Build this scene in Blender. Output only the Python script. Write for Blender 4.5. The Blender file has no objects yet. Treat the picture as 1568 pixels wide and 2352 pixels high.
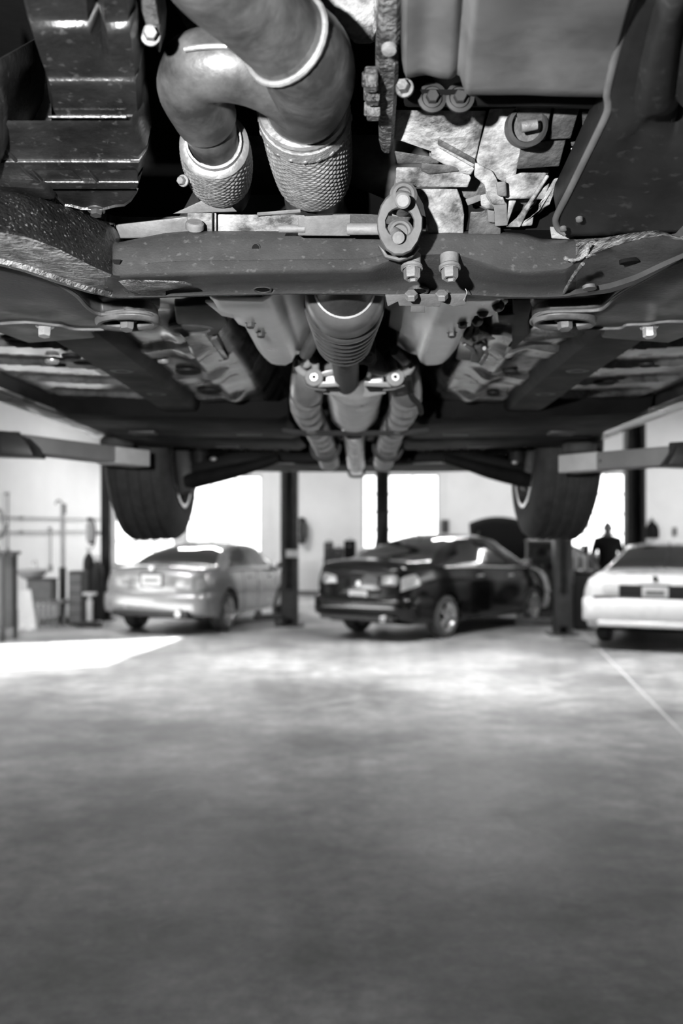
import bpy, bmesh, math, random
import numpy as np
from mathutils import Vector, Matrix, Quaternion, noise as mnoise

random.seed(7)
sc = bpy.context.scene
COL = sc.collection

# ------------------------------------------------------------------ camera
S = 2287.0            # focal length in pixels of the 1568 x 2352 frame (35 mm on a 36 mm tall sensor)
CZ = 1.66             # eye height
cam_data = bpy.data.cameras.new('camera')
cam = bpy.data.objects.new('camera', cam_data)
COL.objects.link(cam)
cam.location = (0, 0, CZ)
cam.rotation_euler = (math.pi / 2, 0, 0)
cam_data.sensor_fit = 'VERTICAL'
cam_data.sensor_height = 36
cam_data.sensor_width = 24
cam_data.lens = 35
cam_data.shift_y = 39 / 2352
cam_data.clip_start = 0.02
cam_data.clip_end = 200
cam_data.dof.use_dof = True
cam_data.dof.focus_distance = 1.03
cam_data.dof.aperture_fstop = 5.6
sc.camera = cam

# ------------------------------------------------------------------ world, sun, lamps, exposure
world = bpy.data.worlds.new('world')
sc.world = world
world.use_nodes = True
world.node_tree.nodes['Background'].inputs['Color'].default_value = (1, 1, 1, 1)
world.node_tree.nodes['Background'].inputs['Strength'].default_value = 4.2

sun_d = bpy.data.lights.new('sun', 'SUN')
sun_d.energy = 48.0
sun_d.angle = math.radians(0.6)
sun = bpy.data.objects.new('sun', sun_d)
COL.objects.link(sun)
SUN_DIR = Vector((0.93, 0.36, -0.605)).normalized()
sun.rotation_euler = SUN_DIR.to_track_quat('-Z', 'Y').to_euler()

# the photographer's flash, beside the lens
fl_d = bpy.data.lights.new('camera_flash', 'AREA')
fl_d.shape = 'DISK'
fl_d.size = 0.03
fl_d.energy = 42.0
flash = bpy.data.objects.new('camera_flash', fl_d)
COL.objects.link(flash)
flash.location = (-0.22, 0.02, CZ + 0.12)
flash.rotation_euler = (Vector((0.0, 1.0, 0.80)) - Vector((-0.22, 0.0, 0.12))).to_track_quat('-Z', 'Y').to_euler()

sc.view_settings.view_transform = 'Standard'
sc.view_settings.look = 'None'
sc.view_settings.gamma = 1.0
sc.view_settings.use_curve_mapping = False
sc.view_settings.exposure = 0.0
sc.cycles.use_denoising = True
sc.cycles.max_bounces = 8
sc.cycles.diffuse_bounces = 4
sc.cycles.glossy_bounces = 4
sc.cycles.transparent_max_bounces = 12
sc.cycles.sample_clamp_indirect = 6.0
sc.cycles.caustics_reflective = False
sc.cycles.caustics_refractive = False

# ------------------------------------------------------------------ helpers
def V(*a):
    return Vector(a)

def P(x, y, D):
    """The point that stands at depth D where the photograph shows pixel (x, y)."""
    return Vector(((x - 784) / S * D, D, CZ + (1215 - y) / S * D))

def Ph(x, y, h):
    """The point of the horizontal plane h metres above the lens at pixel (x, y)."""
    return P(x, y, h * S / (1215 - y))

def node_mat(name):
    m = bpy.data.materials.new(name)
    m.use_nodes = True
    nt = m.node_tree
    return m, nt, nt.nodes, nt.links, nt.nodes['Principled BSDF']

def mat(name, c, var=0.25, rough=0.5, rvar=0.12, metal=0.0, scale=12, bump=0.15, bscale=120,
        speck=0.0, speck_scale=260, coat=0.0, spec=0.5, contrast=0.5, bdist=0.002):
    """Grey procedural surface: two octaves of mottling in colour and gloss, fine relief, optional bright specks."""
    m, nt, N, L, b = node_mat(name)
    tc = N.new('ShaderNodeTexCoord')
    n1 = N.new('ShaderNodeTexNoise')
    n1.inputs['Scale'].default_value = scale
    n1.inputs['Detail'].default_value = 8
    n1.inputs['Roughness'].default_value = 0.62
    L.new(tc.outputs['Object'], n1.inputs['Vector'])
    r = N.new('ShaderNodeValToRGB')
    lo, hi = c * (1 - var), c * (1 + var)
    r.color_ramp.elements[0].position = 0.5 - contrast * 0.4
    r.color_ramp.elements[1].position = 0.5 + contrast * 0.4
    r.color_ramp.elements[0].color = (lo, lo, lo, 1)
    r.color_ramp.elements[1].color = (min(hi, 1), min(hi, 1), min(hi, 1), 1)
    L.new(n1.outputs['Fac'], r.inputs['Fac'])
    col = r.outputs['Color']
    if speck > 0:
        n3 = N.new('ShaderNodeTexNoise')
        n3.inputs['Scale'].default_value = speck_scale
        n3.inputs['Detail'].default_value = 2
        L.new(tc.outputs['Object'], n3.inputs['Vector'])
        r3 = N.new('ShaderNodeValToRGB')
        r3.color_ramp.elements[0].position = 0.62
        r3.color_ramp.elements[1].position = 0.72
        L.new(n3.outputs['Fac'], r3.inputs['Fac'])
        mx = N.new('ShaderNodeMixRGB')
        mx.inputs['Color2'].default_value = (speck, speck, speck, 1)
        L.new(r3.outputs['Color'], mx.inputs['Fac'])
        L.new(col, mx.inputs['Color1'])
        col = mx.outputs['Color']
    L.new(col, b.inputs['Base Color'])
    mr = N.new('ShaderNodeMapRange')
    mr.inputs['To Min'].default_value = max(rough - rvar, 0.03)
    mr.inputs['To Max'].default_value = min(rough + rvar, 1)
    mr.inputs['From Min'].default_value = 0.3
    mr.inputs['From Max'].default_value = 0.7
    L.new(n1.outputs['Fac'], mr.inputs['Value'])
    L.new(mr.outputs['Result'], b.inputs['Roughness'])
    b.inputs['Metallic'].default_value = metal
    b.inputs['Specular IOR Level'].default_value = spec
    b.inputs['Coat Weight'].default_value = coat
    b.inputs['Coat Roughness'].default_value = 0.06
    if bump > 0:
        n2 = N.new('ShaderNodeTexNoise')
        n2.inputs['Scale'].default_value = bscale
        n2.inputs['Detail'].default_value = 5
        L.new(tc.outputs['Object'], n2.inputs['Vector'])
        bp = N.new('ShaderNodeBump')
        bp.inputs['Strength'].default_value = bump
        bp.inputs['Distance'].default_value = bdist
        L.new(n2.outputs['Fac'], bp.inputs['Height'])
        L.new(bp.outputs['Normal'], b.inputs['Normal'])
    return m

def glass_mat(name, tint=0.9, gloss=0.12, rough=0.02):
    """Thin architectural glass: mostly see-through with a mirror share."""
    m, nt, N, L, b = node_mat(name)
    N.remove(b)
    out = [n for n in N if n.type == 'OUTPUT_MATERIAL'][0]
    t = N.new('ShaderNodeBsdfTransparent')
    t.inputs['Color'].default_value = (tint, tint, tint, 1)
    g = N.new('ShaderNodeBsdfGlossy')
    g.inputs['Roughness'].default_value = rough
    mx = N.new('ShaderNodeMixShader')
    lw = N.new('ShaderNodeLayerWeight')
    lw.inputs['Blend'].default_value = gloss
    L.new(lw.outputs['Fresnel'], mx.inputs['Fac'])
    L.new(t.outputs[0], mx.inputs[1])
    L.new(g.outputs[0], mx.inputs[2])
    L.new(mx.outputs[0], out.inputs['Surface'])
    return m

def link_name(name):
    return name  # Blender adds .001 to a repeat by itself

def world_loc(o):
    v = Vector((0, 0, 0))
    while o is not None:
        v = v + o.location
        o = o.parent
    return v

def obj(name, bm, m, parent=None, local=False, smooth=40, kind=None, label=None):
    """Link a bmesh as ONE mesh object. World coordinates unless local; mats may be one or a list."""
    bmesh.ops.remove_doubles(bm, verts=bm.verts, dist=1e-6)
    bmesh.ops.recalc_face_normals(bm, faces=bm.faces)
    if parent is not None and not local:
        bmesh.ops.translate(bm, verts=bm.verts, vec=-world_loc(parent))
    if smooth:
        a = math.radians(smooth)
        for f in bm.faces:
            f.smooth = True
        for e in bm.edges:
            if len(e.link_faces) == 2 and e.calc_face_angle(0) > a:
                e.smooth = False
    me = bpy.data.meshes.new(name)
    bm.to_mesh(me)
    bm.free()
    for mm in (m if isinstance(m, (list, tuple)) else [m]):
        me.materials.append(mm)
    o = bpy.data.objects.new(name, me)
    COL.objects.link(o)
    o.parent = parent
    if kind:
        o['kind'] = kind
    if label:
        o['label'] = label
    return o

def tag(o, label, cat, group=None):
    o['label'] = label
    o['category'] = cat
    if group:
        o['group'] = group
    return o

def thing(name, label, cat, loc=(0, 0, 0), rz=0.0, group=None):
    o = bpy.data.objects.new(name, None)
    o.empty_display_size = 0.1
    COL.objects.link(o)
    o.location = loc
    o.rotation_euler = (0, 0, rz)
    return tag(o, label, cat, group)

def NB():
    return bmesh.new()

def box(bm, c, size, rot=None, bevel=0.0, seg=1, mi=0):
    r = bmesh.ops.create_cube(bm, size=1.0)
    vs = r['verts']
    bmesh.ops.scale(bm, vec=Vector(size), verts=vs)
    if bevel > 0:
        es = list({e for v in vs for e in v.link_edges})
        q = bmesh.ops.bevel(bm, geom=es, offset=bevel, segments=seg, affect='EDGES', profile=0.5)
        vs = list({v for f in q['faces'] for v in f.verts} | set(v for v in vs if v.is_valid))
    if rot is not None:
        bmesh.ops.rotate(bm, verts=vs, cent=(0, 0, 0), matrix=rot)
    bmesh.ops.translate(bm, verts=vs, vec=Vector(c))
    if mi:
        for v in vs:
            for f in v.link_faces:
                f.material_index = mi
    return vs

def frame_of(axis):
    a = Vector(axis).normalized()
    u = a.orthogonal().normalized()
    if abs(a.z) < 0.9:
        u = Vector((0, 0, 1)).cross(a).normalized()
    w = a.cross(u).normalized()
    return a, u, w

def lathe(bm, o, axis, prof, n=32, closed=False, mi=0, a0=0.0, a1=2 * math.pi):
    """Revolve (t along axis, r) pairs about the axis through o."""
    a, u, w = frame_of(axis)
    o = Vector(o)
    full = abs(a1 - a0 - 2 * math.pi) < 1e-6
    cnt = n if full else n + 1
    rings = []
    for t, r in prof:
        if r < 1e-7:
            rings.append([bm.verts.new(o + a * t)])
        else:
            rings.append([bm.verts.new(o + a * t + (u * math.cos(a0 + (a1 - a0) * k / n) + w * math.sin(a0 + (a1 - a0) * k / n)) * r) for k in range(cnt)])
    prs = list(zip(rings[:-1], rings[1:]))
    if closed:
        prs.append((rings[-1], rings[0]))
    for A, B in prs:
        for k in range(n):
            k2 = (k + 1) % cnt
            try:
                if len(A) == 1 and len(B) == 1:
                    continue
                if len(A) == 1:
                    f = bm.faces.new((A[0], B[k], B[k2]))
                elif len(B) == 1:
                    f = bm.faces.new((A[k], B[0], A[k2]))
                else:
                    f = bm.faces.new((A[k], B[k], B[k2], A[k2]))
                f.material_index = mi
            except ValueError:
                pass

def cyl(bm, a, b, r, r2=None, n=20, bevel=0.0, mi=0):
    a, b = Vector(a), Vector(b)
    L = (b - a).length
    r2 = r if r2 is None else r2
    if bevel > 0:
        prof = [(0, 0), (0, r - bevel), (bevel, r), (L - bevel, r2), (L, r2 - bevel), (L, 0)]
    else:
        prof = [(0, 0), (0, r), (L, r2), (L, 0)]
    lathe(bm, a, b - a, prof, n, mi=mi)

def catmull(pts, sub):
    p = [np.array(q, float) for q in pts]
    p = [2 * p[0] - p[1]] + p + [2 * p[-1] - p[-2]]
    out = []
    for i in range(1, len(p) - 2):
        for k in range(sub):
            t = k / sub
            out.append(0.5 * ((2 * p[i]) + (-p[i - 1] + p[i + 1]) * t + (2 * p[i - 1] - 5 * p[i] + 4 * p[i + 1] - p[i + 2]) * t * t
                              + (-p[i - 1] + 3 * p[i] - 3 * p[i + 1] + p[i + 2]) * t ** 3))
    out.append(p[-2])
    return out

def tube(bm, pts, r=None, n=14, sub=6, cap=True, ripple=None, mi=0, squash=1.0):
    """Sweep a circle along a smooth path; pts are 3-vectors or (x, y, z, r); ripple(s, angle) adds to the radius."""
    q = [tuple(p) + ((r,) if len(p) == 3 else ()) for p in pts]
    c = catmull(q, sub) if sub > 1 else [np.array(x) for x in q]
    pos = [Vector(x[:3]) for x in c]
    rad = [x[3] for x in c]
    tan = []
    for i in range(len(pos)):
        a, b = pos[max(i - 1, 0)], pos[min(i + 1, len(pos) - 1)]
        tan.append((b - a).normalized())
    a, u, w = frame_of(tan[0])
    rings, s = [], 0.0
    for i in range(len(pos)):
        if i:
            s += (pos[i] - pos[i - 1]).length
            u = (u - tan[i] * u.dot(tan[i])).normalized()
            w = tan[i].cross(u)
        ring = []
        for k in range(n):
            th = 2 * math.pi * k / n
            rr = rad[i] + (ripple(s, th) if ripple else 0)
            ring.append(bm.verts.new(pos[i] + u * (math.cos(th) * rr) + w * (math.sin(th) * rr * squash)))
        rings.append(ring)
    for A, B in zip(rings[:-1], rings[1:]):
        for k in range(n):
            f = bm.faces.new((A[k], A[(k + 1) % n], B[(k + 1) % n], B[k]))
            f.material_index = mi
    if cap:
        bm.faces.new(rings[0]).material_index = mi
        bm.faces.new(list(reversed(rings[-1]))).material_index = mi
    return pos

def slab(bm, outline, vec, bevel=0.0, seg=2, mi=0):
    """Extrude a polygon of 3-D points by vec; rims rounded."""
    vs = [bm.verts.new(Vector(p)) for p in outline]
    f = bm.faces.new(vs)
    r = bmesh.ops.extrude_face_region(bm, geom=[f])
    nv = [g for g in r['geom'] if isinstance(g, bmesh.types.BMVert)]
    bmesh.ops.translate(bm, verts=nv, vec=Vector(vec))
    allv = set(vs) | set(nv)
    fs = {ff for v in allv for ff in v.link_faces}
    for ff in fs:
        ff.material_index = mi
    if bevel > 0:
        es = [e for e in {e for v in allv for e in v.link_edges}]
        bmesh.ops.bevel(bm, geom=es, offset=bevel, segments=seg, affect='EDGES', profile=0.5, clamp_overlap=True)

def pslab(bm, outline, D, thick=0.012, bevel=0.002, mi=0):
    """A plate facing the front of the bay, outline given at depth D (or its own third value), running back by thick."""
    pts = [P(q[0], q[1], q[2] if len(q) > 2 else D) for q in outline]
    c = sum(pts, Vector()) / len(pts) - Vector((0, 0, CZ))
    slab(bm, pts, c.normalized() * thick, bevel, mi=mi)

def hslab(bm, outline, h, thick=0.012, bevel=0.002, mi=0):
    """A level plate h above the lens."""
    slab(bm, [Ph(q[0], q[1], h) for q in outline], (0, 0, thick), bevel, mi=mi)

def loft(bm, rows, mi=None, close=False, caps=False):
    """rows of equal length; faces between neighbours; mi(i, j) picks the material."""
    R = [[bm.verts.new(Vector(p)) for p in row] for row in rows]
    for i in range(len(R) - 1):
        n = len(R[i])
        for j in range(n if close else n - 1):
            j2 = (j + 1) % n
            try:
                f = bm.faces.new((R[i][j], R[i][j2], R[i + 1][j2], R[i + 1][j]))
                if mi:
                    f.material_index = mi(i, j)
            except ValueError:
                pass
    if caps:
        for row in (R[0], R[-1]):
            try:
                bm.faces.new(row)
            except ValueError:
                pass
    return R

def hexbolt(bm, c, axis, r=0.009, h=0.009, washer=True, mi=0):
    """Flange, hex head with chamfer."""
    a, u, w = frame_of(axis)
    c = Vector(c)
    if washer:
        lathe(bm, c, a, [(0, 0), (0, r * 1.45), (h * 0.22, r * 1.4), (h * 0.3, r * 1.02), (h * .3, 0)], 20, mi=mi)
    lathe(bm, c + a * h * 0.2, a, [(0, r), (h * 0.85, r), (h, r * 0.86), (h, 0)], 6, mi=mi)

def rotz(a):
    return Matrix.Rotation(a, 3, 'Z')
# ------------------------------------------------------------------ materials
M = {}
M['concrete'] = None
def concrete():
    m, nt, N, L, b = node_mat('worn_concrete')
    tc = N.new('ShaderNodeTexCoord')
    def noise(s, d, r=0.6):
        n = N.new('ShaderNodeTexNoise')
        n.inputs['Scale'].default_value = s
        n.inputs['Detail'].default_value = d
        n.inputs['Roughness'].default_value = r
        L.new(tc.outputs['Object'], n.inputs['Vector'])
        return n
    a, c, d = noise(0.55, 4), noise(4.6, 8, 0.7), noise(22, 6, 0.75)
    def ramp(src, p0, v0, p1, v1):
        r = N.new('ShaderNodeValToRGB')
        r.color_ramp.elements[0].position = p0
        r.color_ramp.elements[1].position = p1
        r.color_ramp.elements[0].color = (v0, v0, v0, 1)
        r.color_ramp.elements[1].color = (v1, v1, v1, 1)
        L.new(src.outputs['Fac'], r.inputs['Fac'])
        return r
    ra, rc, rd = ramp(a, .38, .42, .62, 1.0), ramp(c, .35, .46, .65, 1.0), ramp(d, .3, .78, .7, 1.0)
    def mul(x, y):
        k = N.new('ShaderNodeMixRGB')
        k.blend_type = 'MULTIPLY'
        k.inputs['Fac'].default_value = 1
        L.new(x, k.inputs['Color1'])
        L.new(y, k.inputs['Color2'])
        return k.outputs['Color']
    x = mul(mul(ra.outputs['Color'], rc.outputs['Color']), rd.outputs['Color'])
    g = N.new('ShaderNodeMixRGB')
    g.blend_type = 'MULTIPLY'
    g.inputs['Fac'].default_value = 1
    g.inputs['Color2'].default_value = (.70, .70, .70, 1)
    L.new(x, g.inputs['Color1'])
    L.new(g.outputs['Color'], b.inputs['Base Color'])
    mr = N.new('ShaderNodeMapRange')
    mr.inputs['From Min'].default_value = .3
    mr.inputs['From Max'].default_value = .7
    mr.inputs['To Min'].default_value = .38
    mr.inputs['To Max'].default_value = .62
    L.new(c.outputs['Fac'], mr.inputs['Value'])
    L.new(mr.outputs['Result'], b.inputs['Roughness'])
    bp = N.new('ShaderNodeBump')
    bp.inputs['Strength'].default_value = .12
    bp.inputs['Distance'].default_value = .01
    L.new(d.outputs['Fac'], bp.inputs['Height'])
    L.new(bp.outputs['Normal'], b.inputs['Normal'])
    return m
M['concrete'] = concrete()
M['joint'] = mat('joint_filler', .62, .2, .8, scale=8)
M['white_wall'] = mat('white_painted_wall', .82, .05, .7, scale=1.2, bump=.05, bscale=40)
M['grey_wall'] = mat('grey_painted_wall', .78, .08, .7, scale=.8, bump=.05, bscale=40)
M['low_bounce_wall'] = mat('low_bounce_wall_paint', .25, .1, .8, scale=1)  # unseen front wall, darkened to cut bounce light
M['ceiling'] = mat('ceiling_paint', .4, .08, .8, scale=1)
M['frame_paint'] = mat('window_frame_paint', .5, .1, .5, scale=10)
M['pane'] = glass_mat('window_glass', .96, .06)
M['ground'] = mat('yard_ground', .5, .15, .9, scale=2)
# underside metals
M['undercoat'] = mat('speckled_undercoat', .012, .4, .30, .15, scale=30, bump=.9, bscale=230, speck=.14, speck_scale=330, spec=.4, bdist=.003)
M['rust_light'] = mat('pale_rusty_steel', .17, .75, .5, .2, scale=60, bump=1, bscale=210, contrast=.3, bdist=.006)
M['rust_dark'] = mat('dark_rusty_steel', .06, .75, .5, .2, scale=60, bump=1, bscale=210, contrast=.3, bdist=.006)
M['beam_grey'] = mat('grey_painted_beam', .050, .22, .5, .12, scale=22, bump=.25, bscale=420, speck=.09, speck_scale=150, spec=.3)
M['corrugated'] = mat('corrugated_pipe_steel', .5, .25, .38, .1, metal=.6, scale=14, bump=.2, bscale=80)
M['tube_glow'] = mat('added_lamp_glow', .9, .01, .5, bump=0)  # glowing tubes of the added strip lights
M['tube_glow'].node_tree.nodes['Principled BSDF'].inputs['Emission Color'].default_value = (1, 1, 1, 1)
M['tube_glow'].node_tree.nodes['Principled BSDF'].inputs['Emission Strength'].default_value = 6.0
M['arm_grey'] = mat('dull_control_arm_steel', .045, .4, .48, .12, scale=18, bump=.3, bscale=200)
M['pan_black'] = mat('black_oil_pan', .011, .5, .34, .1, scale=25, bump=.3, bscale=260, speck=.04, speck_scale=120, spec=.8)
M['pipe'] = mat('heat_stained_exhaust_steel', .085, .5, .46, .12, metal=.4, scale=18, bump=.35, bscale=90, contrast=.3)
M['weld'] = mat('bright_weld_bead', .30, .2, .4, metal=.6, scale=60, bump=.4, bscale=200)
M['braid'] = mat('braided_steel', .28, .35, .42, .1, metal=.35, scale=60, bump=.5, bscale=420)
M['galv'] = mat('dusty_galvanised_metal', .15, .3, .55, .1, metal=.1, scale=30, bump=.3, bscale=220)
M['cast'] = mat('rough_cast_aluminium', .22, .78, .6, .1, scale=26, bump=.8, bscale=130, contrast=.3, bdist=.003)
M['cast_dark'] = mat('grimy_shaded_cast_aluminium', .06, .6, .55, .1, scale=30, bump=.7, bscale=140, contrast=.4, bdist=.003)
M['bolt'] = mat('zinc_bolt', .20, .35, .45, .1, metal=.4, scale=60, bump=.4, bscale=250)
M['black'] = mat('part_and_shade_black', .004, .3, .85, .05, scale=12, bump=.2, spec=.15)  # near-black for dark parts and for sheets standing in for shade
M['rubber'] = mat('dusty_rubber', .105, .25, .7, .1, scale=40, bump=.25, bscale=200, spec=.25)
M['rubber_pale'] = mat('grey_hanger_rubber', .30, .2, .7, scale=30, bump=.2)
M['hanger'] = mat('dusty_hanger_steel', .14, .25, .6, .1, scale=45, bump=.3, bscale=260)
M['shield'] = mat('dusty_plastic_shield', .10, .5, .42, .1, scale=7, bump=.15, bscale=60, spec=.5)
M['shield_dark'] = mat('black_plastic_shield', .010, .45, .5, .12, scale=9, bump=.15, bscale=50, spec=.35, speck=.022, speck_scale=90)
M['floorpan'] = mat('dirty_floor_pan', .15, .65, .17, .09, metal=.15, scale=10, bump=.25, bscale=26, contrast=.35, spec=.7)
M['rail'] = mat('dark_frame_rail', .020, .35, .6, .1, scale=12, bump=.2, bscale=80, spec=.2)
M['heat_shield'] = mat('matt_heat_shield', .80, .14, .33, .08, metal=.75, scale=9, bump=.12, bscale=60)
M['boot'] = mat('ribbed_black_joint', .09, .3, .33, .08, scale=20, bump=.2, bscale=120, spec=.7)
M['chrome'] = mat('bright_steel', .8, .1, .3, .08, metal=.6, scale=30, bump=.08)
M['cat_can'] = mat('brushed_catalyst_can', .72, .22, .36, .1, metal=.65, scale=16, bump=.2, bscale=80)
M['tank'] = mat('black_fuel_tank', .010, .4, .6, .1, scale=8, bump=.1, spec=.2)
M['tyre'] = mat('tyre_rubber', .085, .25, .75, .08, scale=30, bump=.3, bscale=160, spec=.3)
M['alloy'] = mat('alloy_wheel', .55, .12, .3, metal=.7, scale=20, bump=.05)
M['lift_arm'] = mat('lit_pale_lift_arm_paint', .88, .14, .5, scale=10, bump=.15, bscale=60)  # brighter copy for the tips: light on the arm put into its paint
M['lift_mid'] = mat('shaded_lift_arm_paint', .40, .14, .5, scale=10, bump=.15, bscale=60)  # darker copy: the arm's falloff into shade put into its paint
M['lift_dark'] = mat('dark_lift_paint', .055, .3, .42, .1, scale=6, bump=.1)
M['lift_black'] = mat('black_lift_post', .010, .3, .4, .1, scale=6, bump=.1)
M['label_white'] = mat('white_label', .85, .03, .6, scale=5, bump=0)
# cars
M['paint_silver'] = mat('silver_car_paint', .34, .05, .24, .04, metal=.4, scale=6, bump=0, coat=1)
M['paint_black'] = mat('black_car_paint', .004, .1, .14, .04, scale=6, bump=0, coat=.25, spec=.35)
M['paint_white'] = mat('white_car_paint', .86, .02, .28, .04, scale=6, bump=0, coat=.7)
M['paint_dark'] = mat('charcoal_car_paint', .010, .1, .6, .04, scale=6, bump=0, coat=0, spec=.3)
M['paint_lifted'] = mat('dark_body_paint', .05, .1, .3, .04, scale=6, bump=0, coat=.8)
M['car_glass'] = mat('tinted_car_glass', .012, .1, .05, .02, scale=4, bump=0, spec=1.0, coat=.5)
M['lamp_red'] = mat('tail_lamp_lens', .30, .15, .15, .05, scale=30, bump=.1, coat=1)
M['lamp_clear'] = mat('clear_lamp_lens', .75, .1, .12, .05, scale=30, bump=.1, coat=1)
M['plate'] = mat('number_plate_white', .7, .08, .4, scale=20, bump=.1)
M['dark_trim'] = mat('dark_trim', .012, .2, .5, scale=10, bump=.1)
# clutter
M['steel'] = mat('shop_steel', .22, .25, .4, .1, metal=.4, scale=12, bump=.15)
M['dark_steel'] = mat('dark_shop_steel', .03, .35, .45, .1, scale=12, bump=.15)
M['grey_box'] = mat('grey_box_paint', .17, .2, .6, scale=8, bump=.1)
M['pale'] = mat('pale_painted_panel', .72, .08, .5, scale=6, bump=.05)
M['wood'] = mat('worn_wood', .24, .3, .7, scale=18, bump=.3)
M['cloth_black'] = mat('black_work_clothes', .010, .3, .9, .05, scale=20, bump=.3, spec=.2)
M['skin'] = mat('skin', .16, .1, .5, scale=15, bump=.05)
M['hair'] = mat('dark_hair', .01, .3, .6, scale=60, bump=.3)
M['cardboard'] = mat('cardboard', .3, .15, .8, scale=10, bump=.1)

# ------------------------------------------------------------------ the room (its axis turns 7.9 degrees to the right of the lens)
A_DIR = Vector((0.137, 0.9906, 0)).normalized()      # along the side walls, away from the lens
P_DIR = Vector((A_DIR.y, -A_DIR.x, 0))               # along the back wall, to the right
C0 = Vector((-5.99, 25.6, 0))                        # far left corner
ROOM_W, ROOM_L, ROOM_H = 19.5, 33.0, 4.7

def R(u, v, z=0.0):
    return C0 + P_DIR * u - A_DIR * v + Vector((0, 0, z))

def back_u(px):
    k = (px - 784) / S
    return (C0.y * k - C0.x) / (P_DIR.x - P_DIR.y * k)

def wall_cells(bm, A, B, H, thick, openings, n_out):
    """A wall from A to B (plan points) with rectangular openings (s0, s1, z0, z1), thickness outward."""
    L = (B - A).length
    d = (B - A).normalized()
    ss = sorted({0, L} | {o[0] for o in openings} | {o[1] for o in openings})
    zs = sorted({0, H} | {o[2] for o in openings} | {o[3] for o in openings})
    for i in range(len(ss) - 1):
        for j in range(len(zs) - 1):
            sm, zm = (ss[i] + ss[i + 1]) / 2, (zs[j] + zs[j + 1]) / 2
            if any(o[0] < sm < o[1] and o[2] < zm < o[3] for o in openings):
                continue
            p = [A + d * ss[i], A + d * ss[i + 1]]
            q = [p[0], p[1], p[1] + n_out * thick, p[0] + n_out * thick]
            lo = [bm.verts.new(x + Vector((0, 0, zs[j]))) for x in q]
            hi = [bm.verts.new(x + Vector((0, 0, zs[j + 1]))) for x in q]
            bm.faces.new(lo); bm.faces.new(hi)
            for k in range(4):
                bm.faces.new((lo[k], lo[(k + 1) % 4], hi[(k + 1) % 4], hi[k]))

def structure(name, bm, m, smooth=0, parent=None):
    return obj(name, bm, m, parent, smooth=smooth, kind='structure')

# floor: two slabs and the sealed joint between them
def joint_pt(px, py):
    D = CZ * S / (py - 1215)
    return Vector(((px - 784) / S * D, D, 0))
J0, J1 = joint_pt(1330, 1440), joint_pt(1568, 1665)
jd = (J1 - J0).normalized()
ju = (J0 - C0).dot(P_DIR)
def floor_slab(u0, u1, top, m, name):
    bm = NB()
    q = [R(u0, -.1), R(u1, -.1), R(u1, ROOM_L), R(u0, ROOM_L)]
    slab(bm, [x + Vector((0, 0, top)) for x in q], (0, 0, -.15))
    return structure(name, bm, m)
JU = (joint_pt(1470, 1585) - C0).dot(P_DIR)
floor_slab(-.1, JU - .015, 0, M['concrete'], 'floor')
floor_slab(JU + .015, ROOM_W + .1, 0, M['concrete'], 'floor')
floor_slab(JU - .015, JU + .015, -.006, M['joint'], 'floor_joint')

# walls
W0, W1, W2, W3 = (240, 400), (424, 600), (830, 1008), (1306, 1441)
def wz(py, px):
    u = back_u(px)
    Y = R(u, 0).y
    return CZ + (1215 - py) / S * Y
WIN = []
for (x0, x1), yt, yb in ((W0, 1092, 1297), (W1, 1092, 1297), (W2, 1089, 1262), (W3, 1086, 1275)):
    WIN.append((max(back_u(x0), .12), back_u(x1), wz(yb, x0), wz(yt, x0)))
bm = NB()
wall_cells(bm, R(0, 0), R(ROOM_W, 0), ROOM_H, .25, WIN, A_DIR)
structure('wall_back', bm, M['grey_wall'])
bm = NB()
DOOR_L = (12.5, 15.8, 0.0, 3.6)
wall_cells(bm, R(0, 0), R(0, ROOM_L), ROOM_H, .25, [DOOR_L], -P_DIR)
structure('wall_left', bm, M['white_wall'])
bm = NB()
wall_cells(bm, R(ROOM_W, 0), R(ROOM_W, ROOM_L), ROOM_H, .25, [(4.5, 11.0, 0, 3.6)], P_DIR)  # unseen door opening, added to light the car tails
structure('wall_right', bm, M['grey_wall'])
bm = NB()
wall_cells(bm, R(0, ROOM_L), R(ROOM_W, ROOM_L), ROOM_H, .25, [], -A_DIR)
structure('wall_front', bm, M['low_bounce_wall'])
bm = NB()
slab(bm, [R(-.3, -.3, ROOM_H), R(ROOM_W + .3, -.3, ROOM_H), R(ROOM_W + .3, ROOM_L + .3, ROOM_H), R(-.3, ROOM_L + .3, ROOM_H)], (0, 0, .2))
structure('ceiling', bm, M['ceiling'])
bm = NB()
slab(bm, [V(-45, -45, -.16), V(45, -45, -.16), V(45, 45, -.16), V(-45, 45, -.16)], (0, 0, -.1))
structure('ground', bm, M['ground'])

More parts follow.
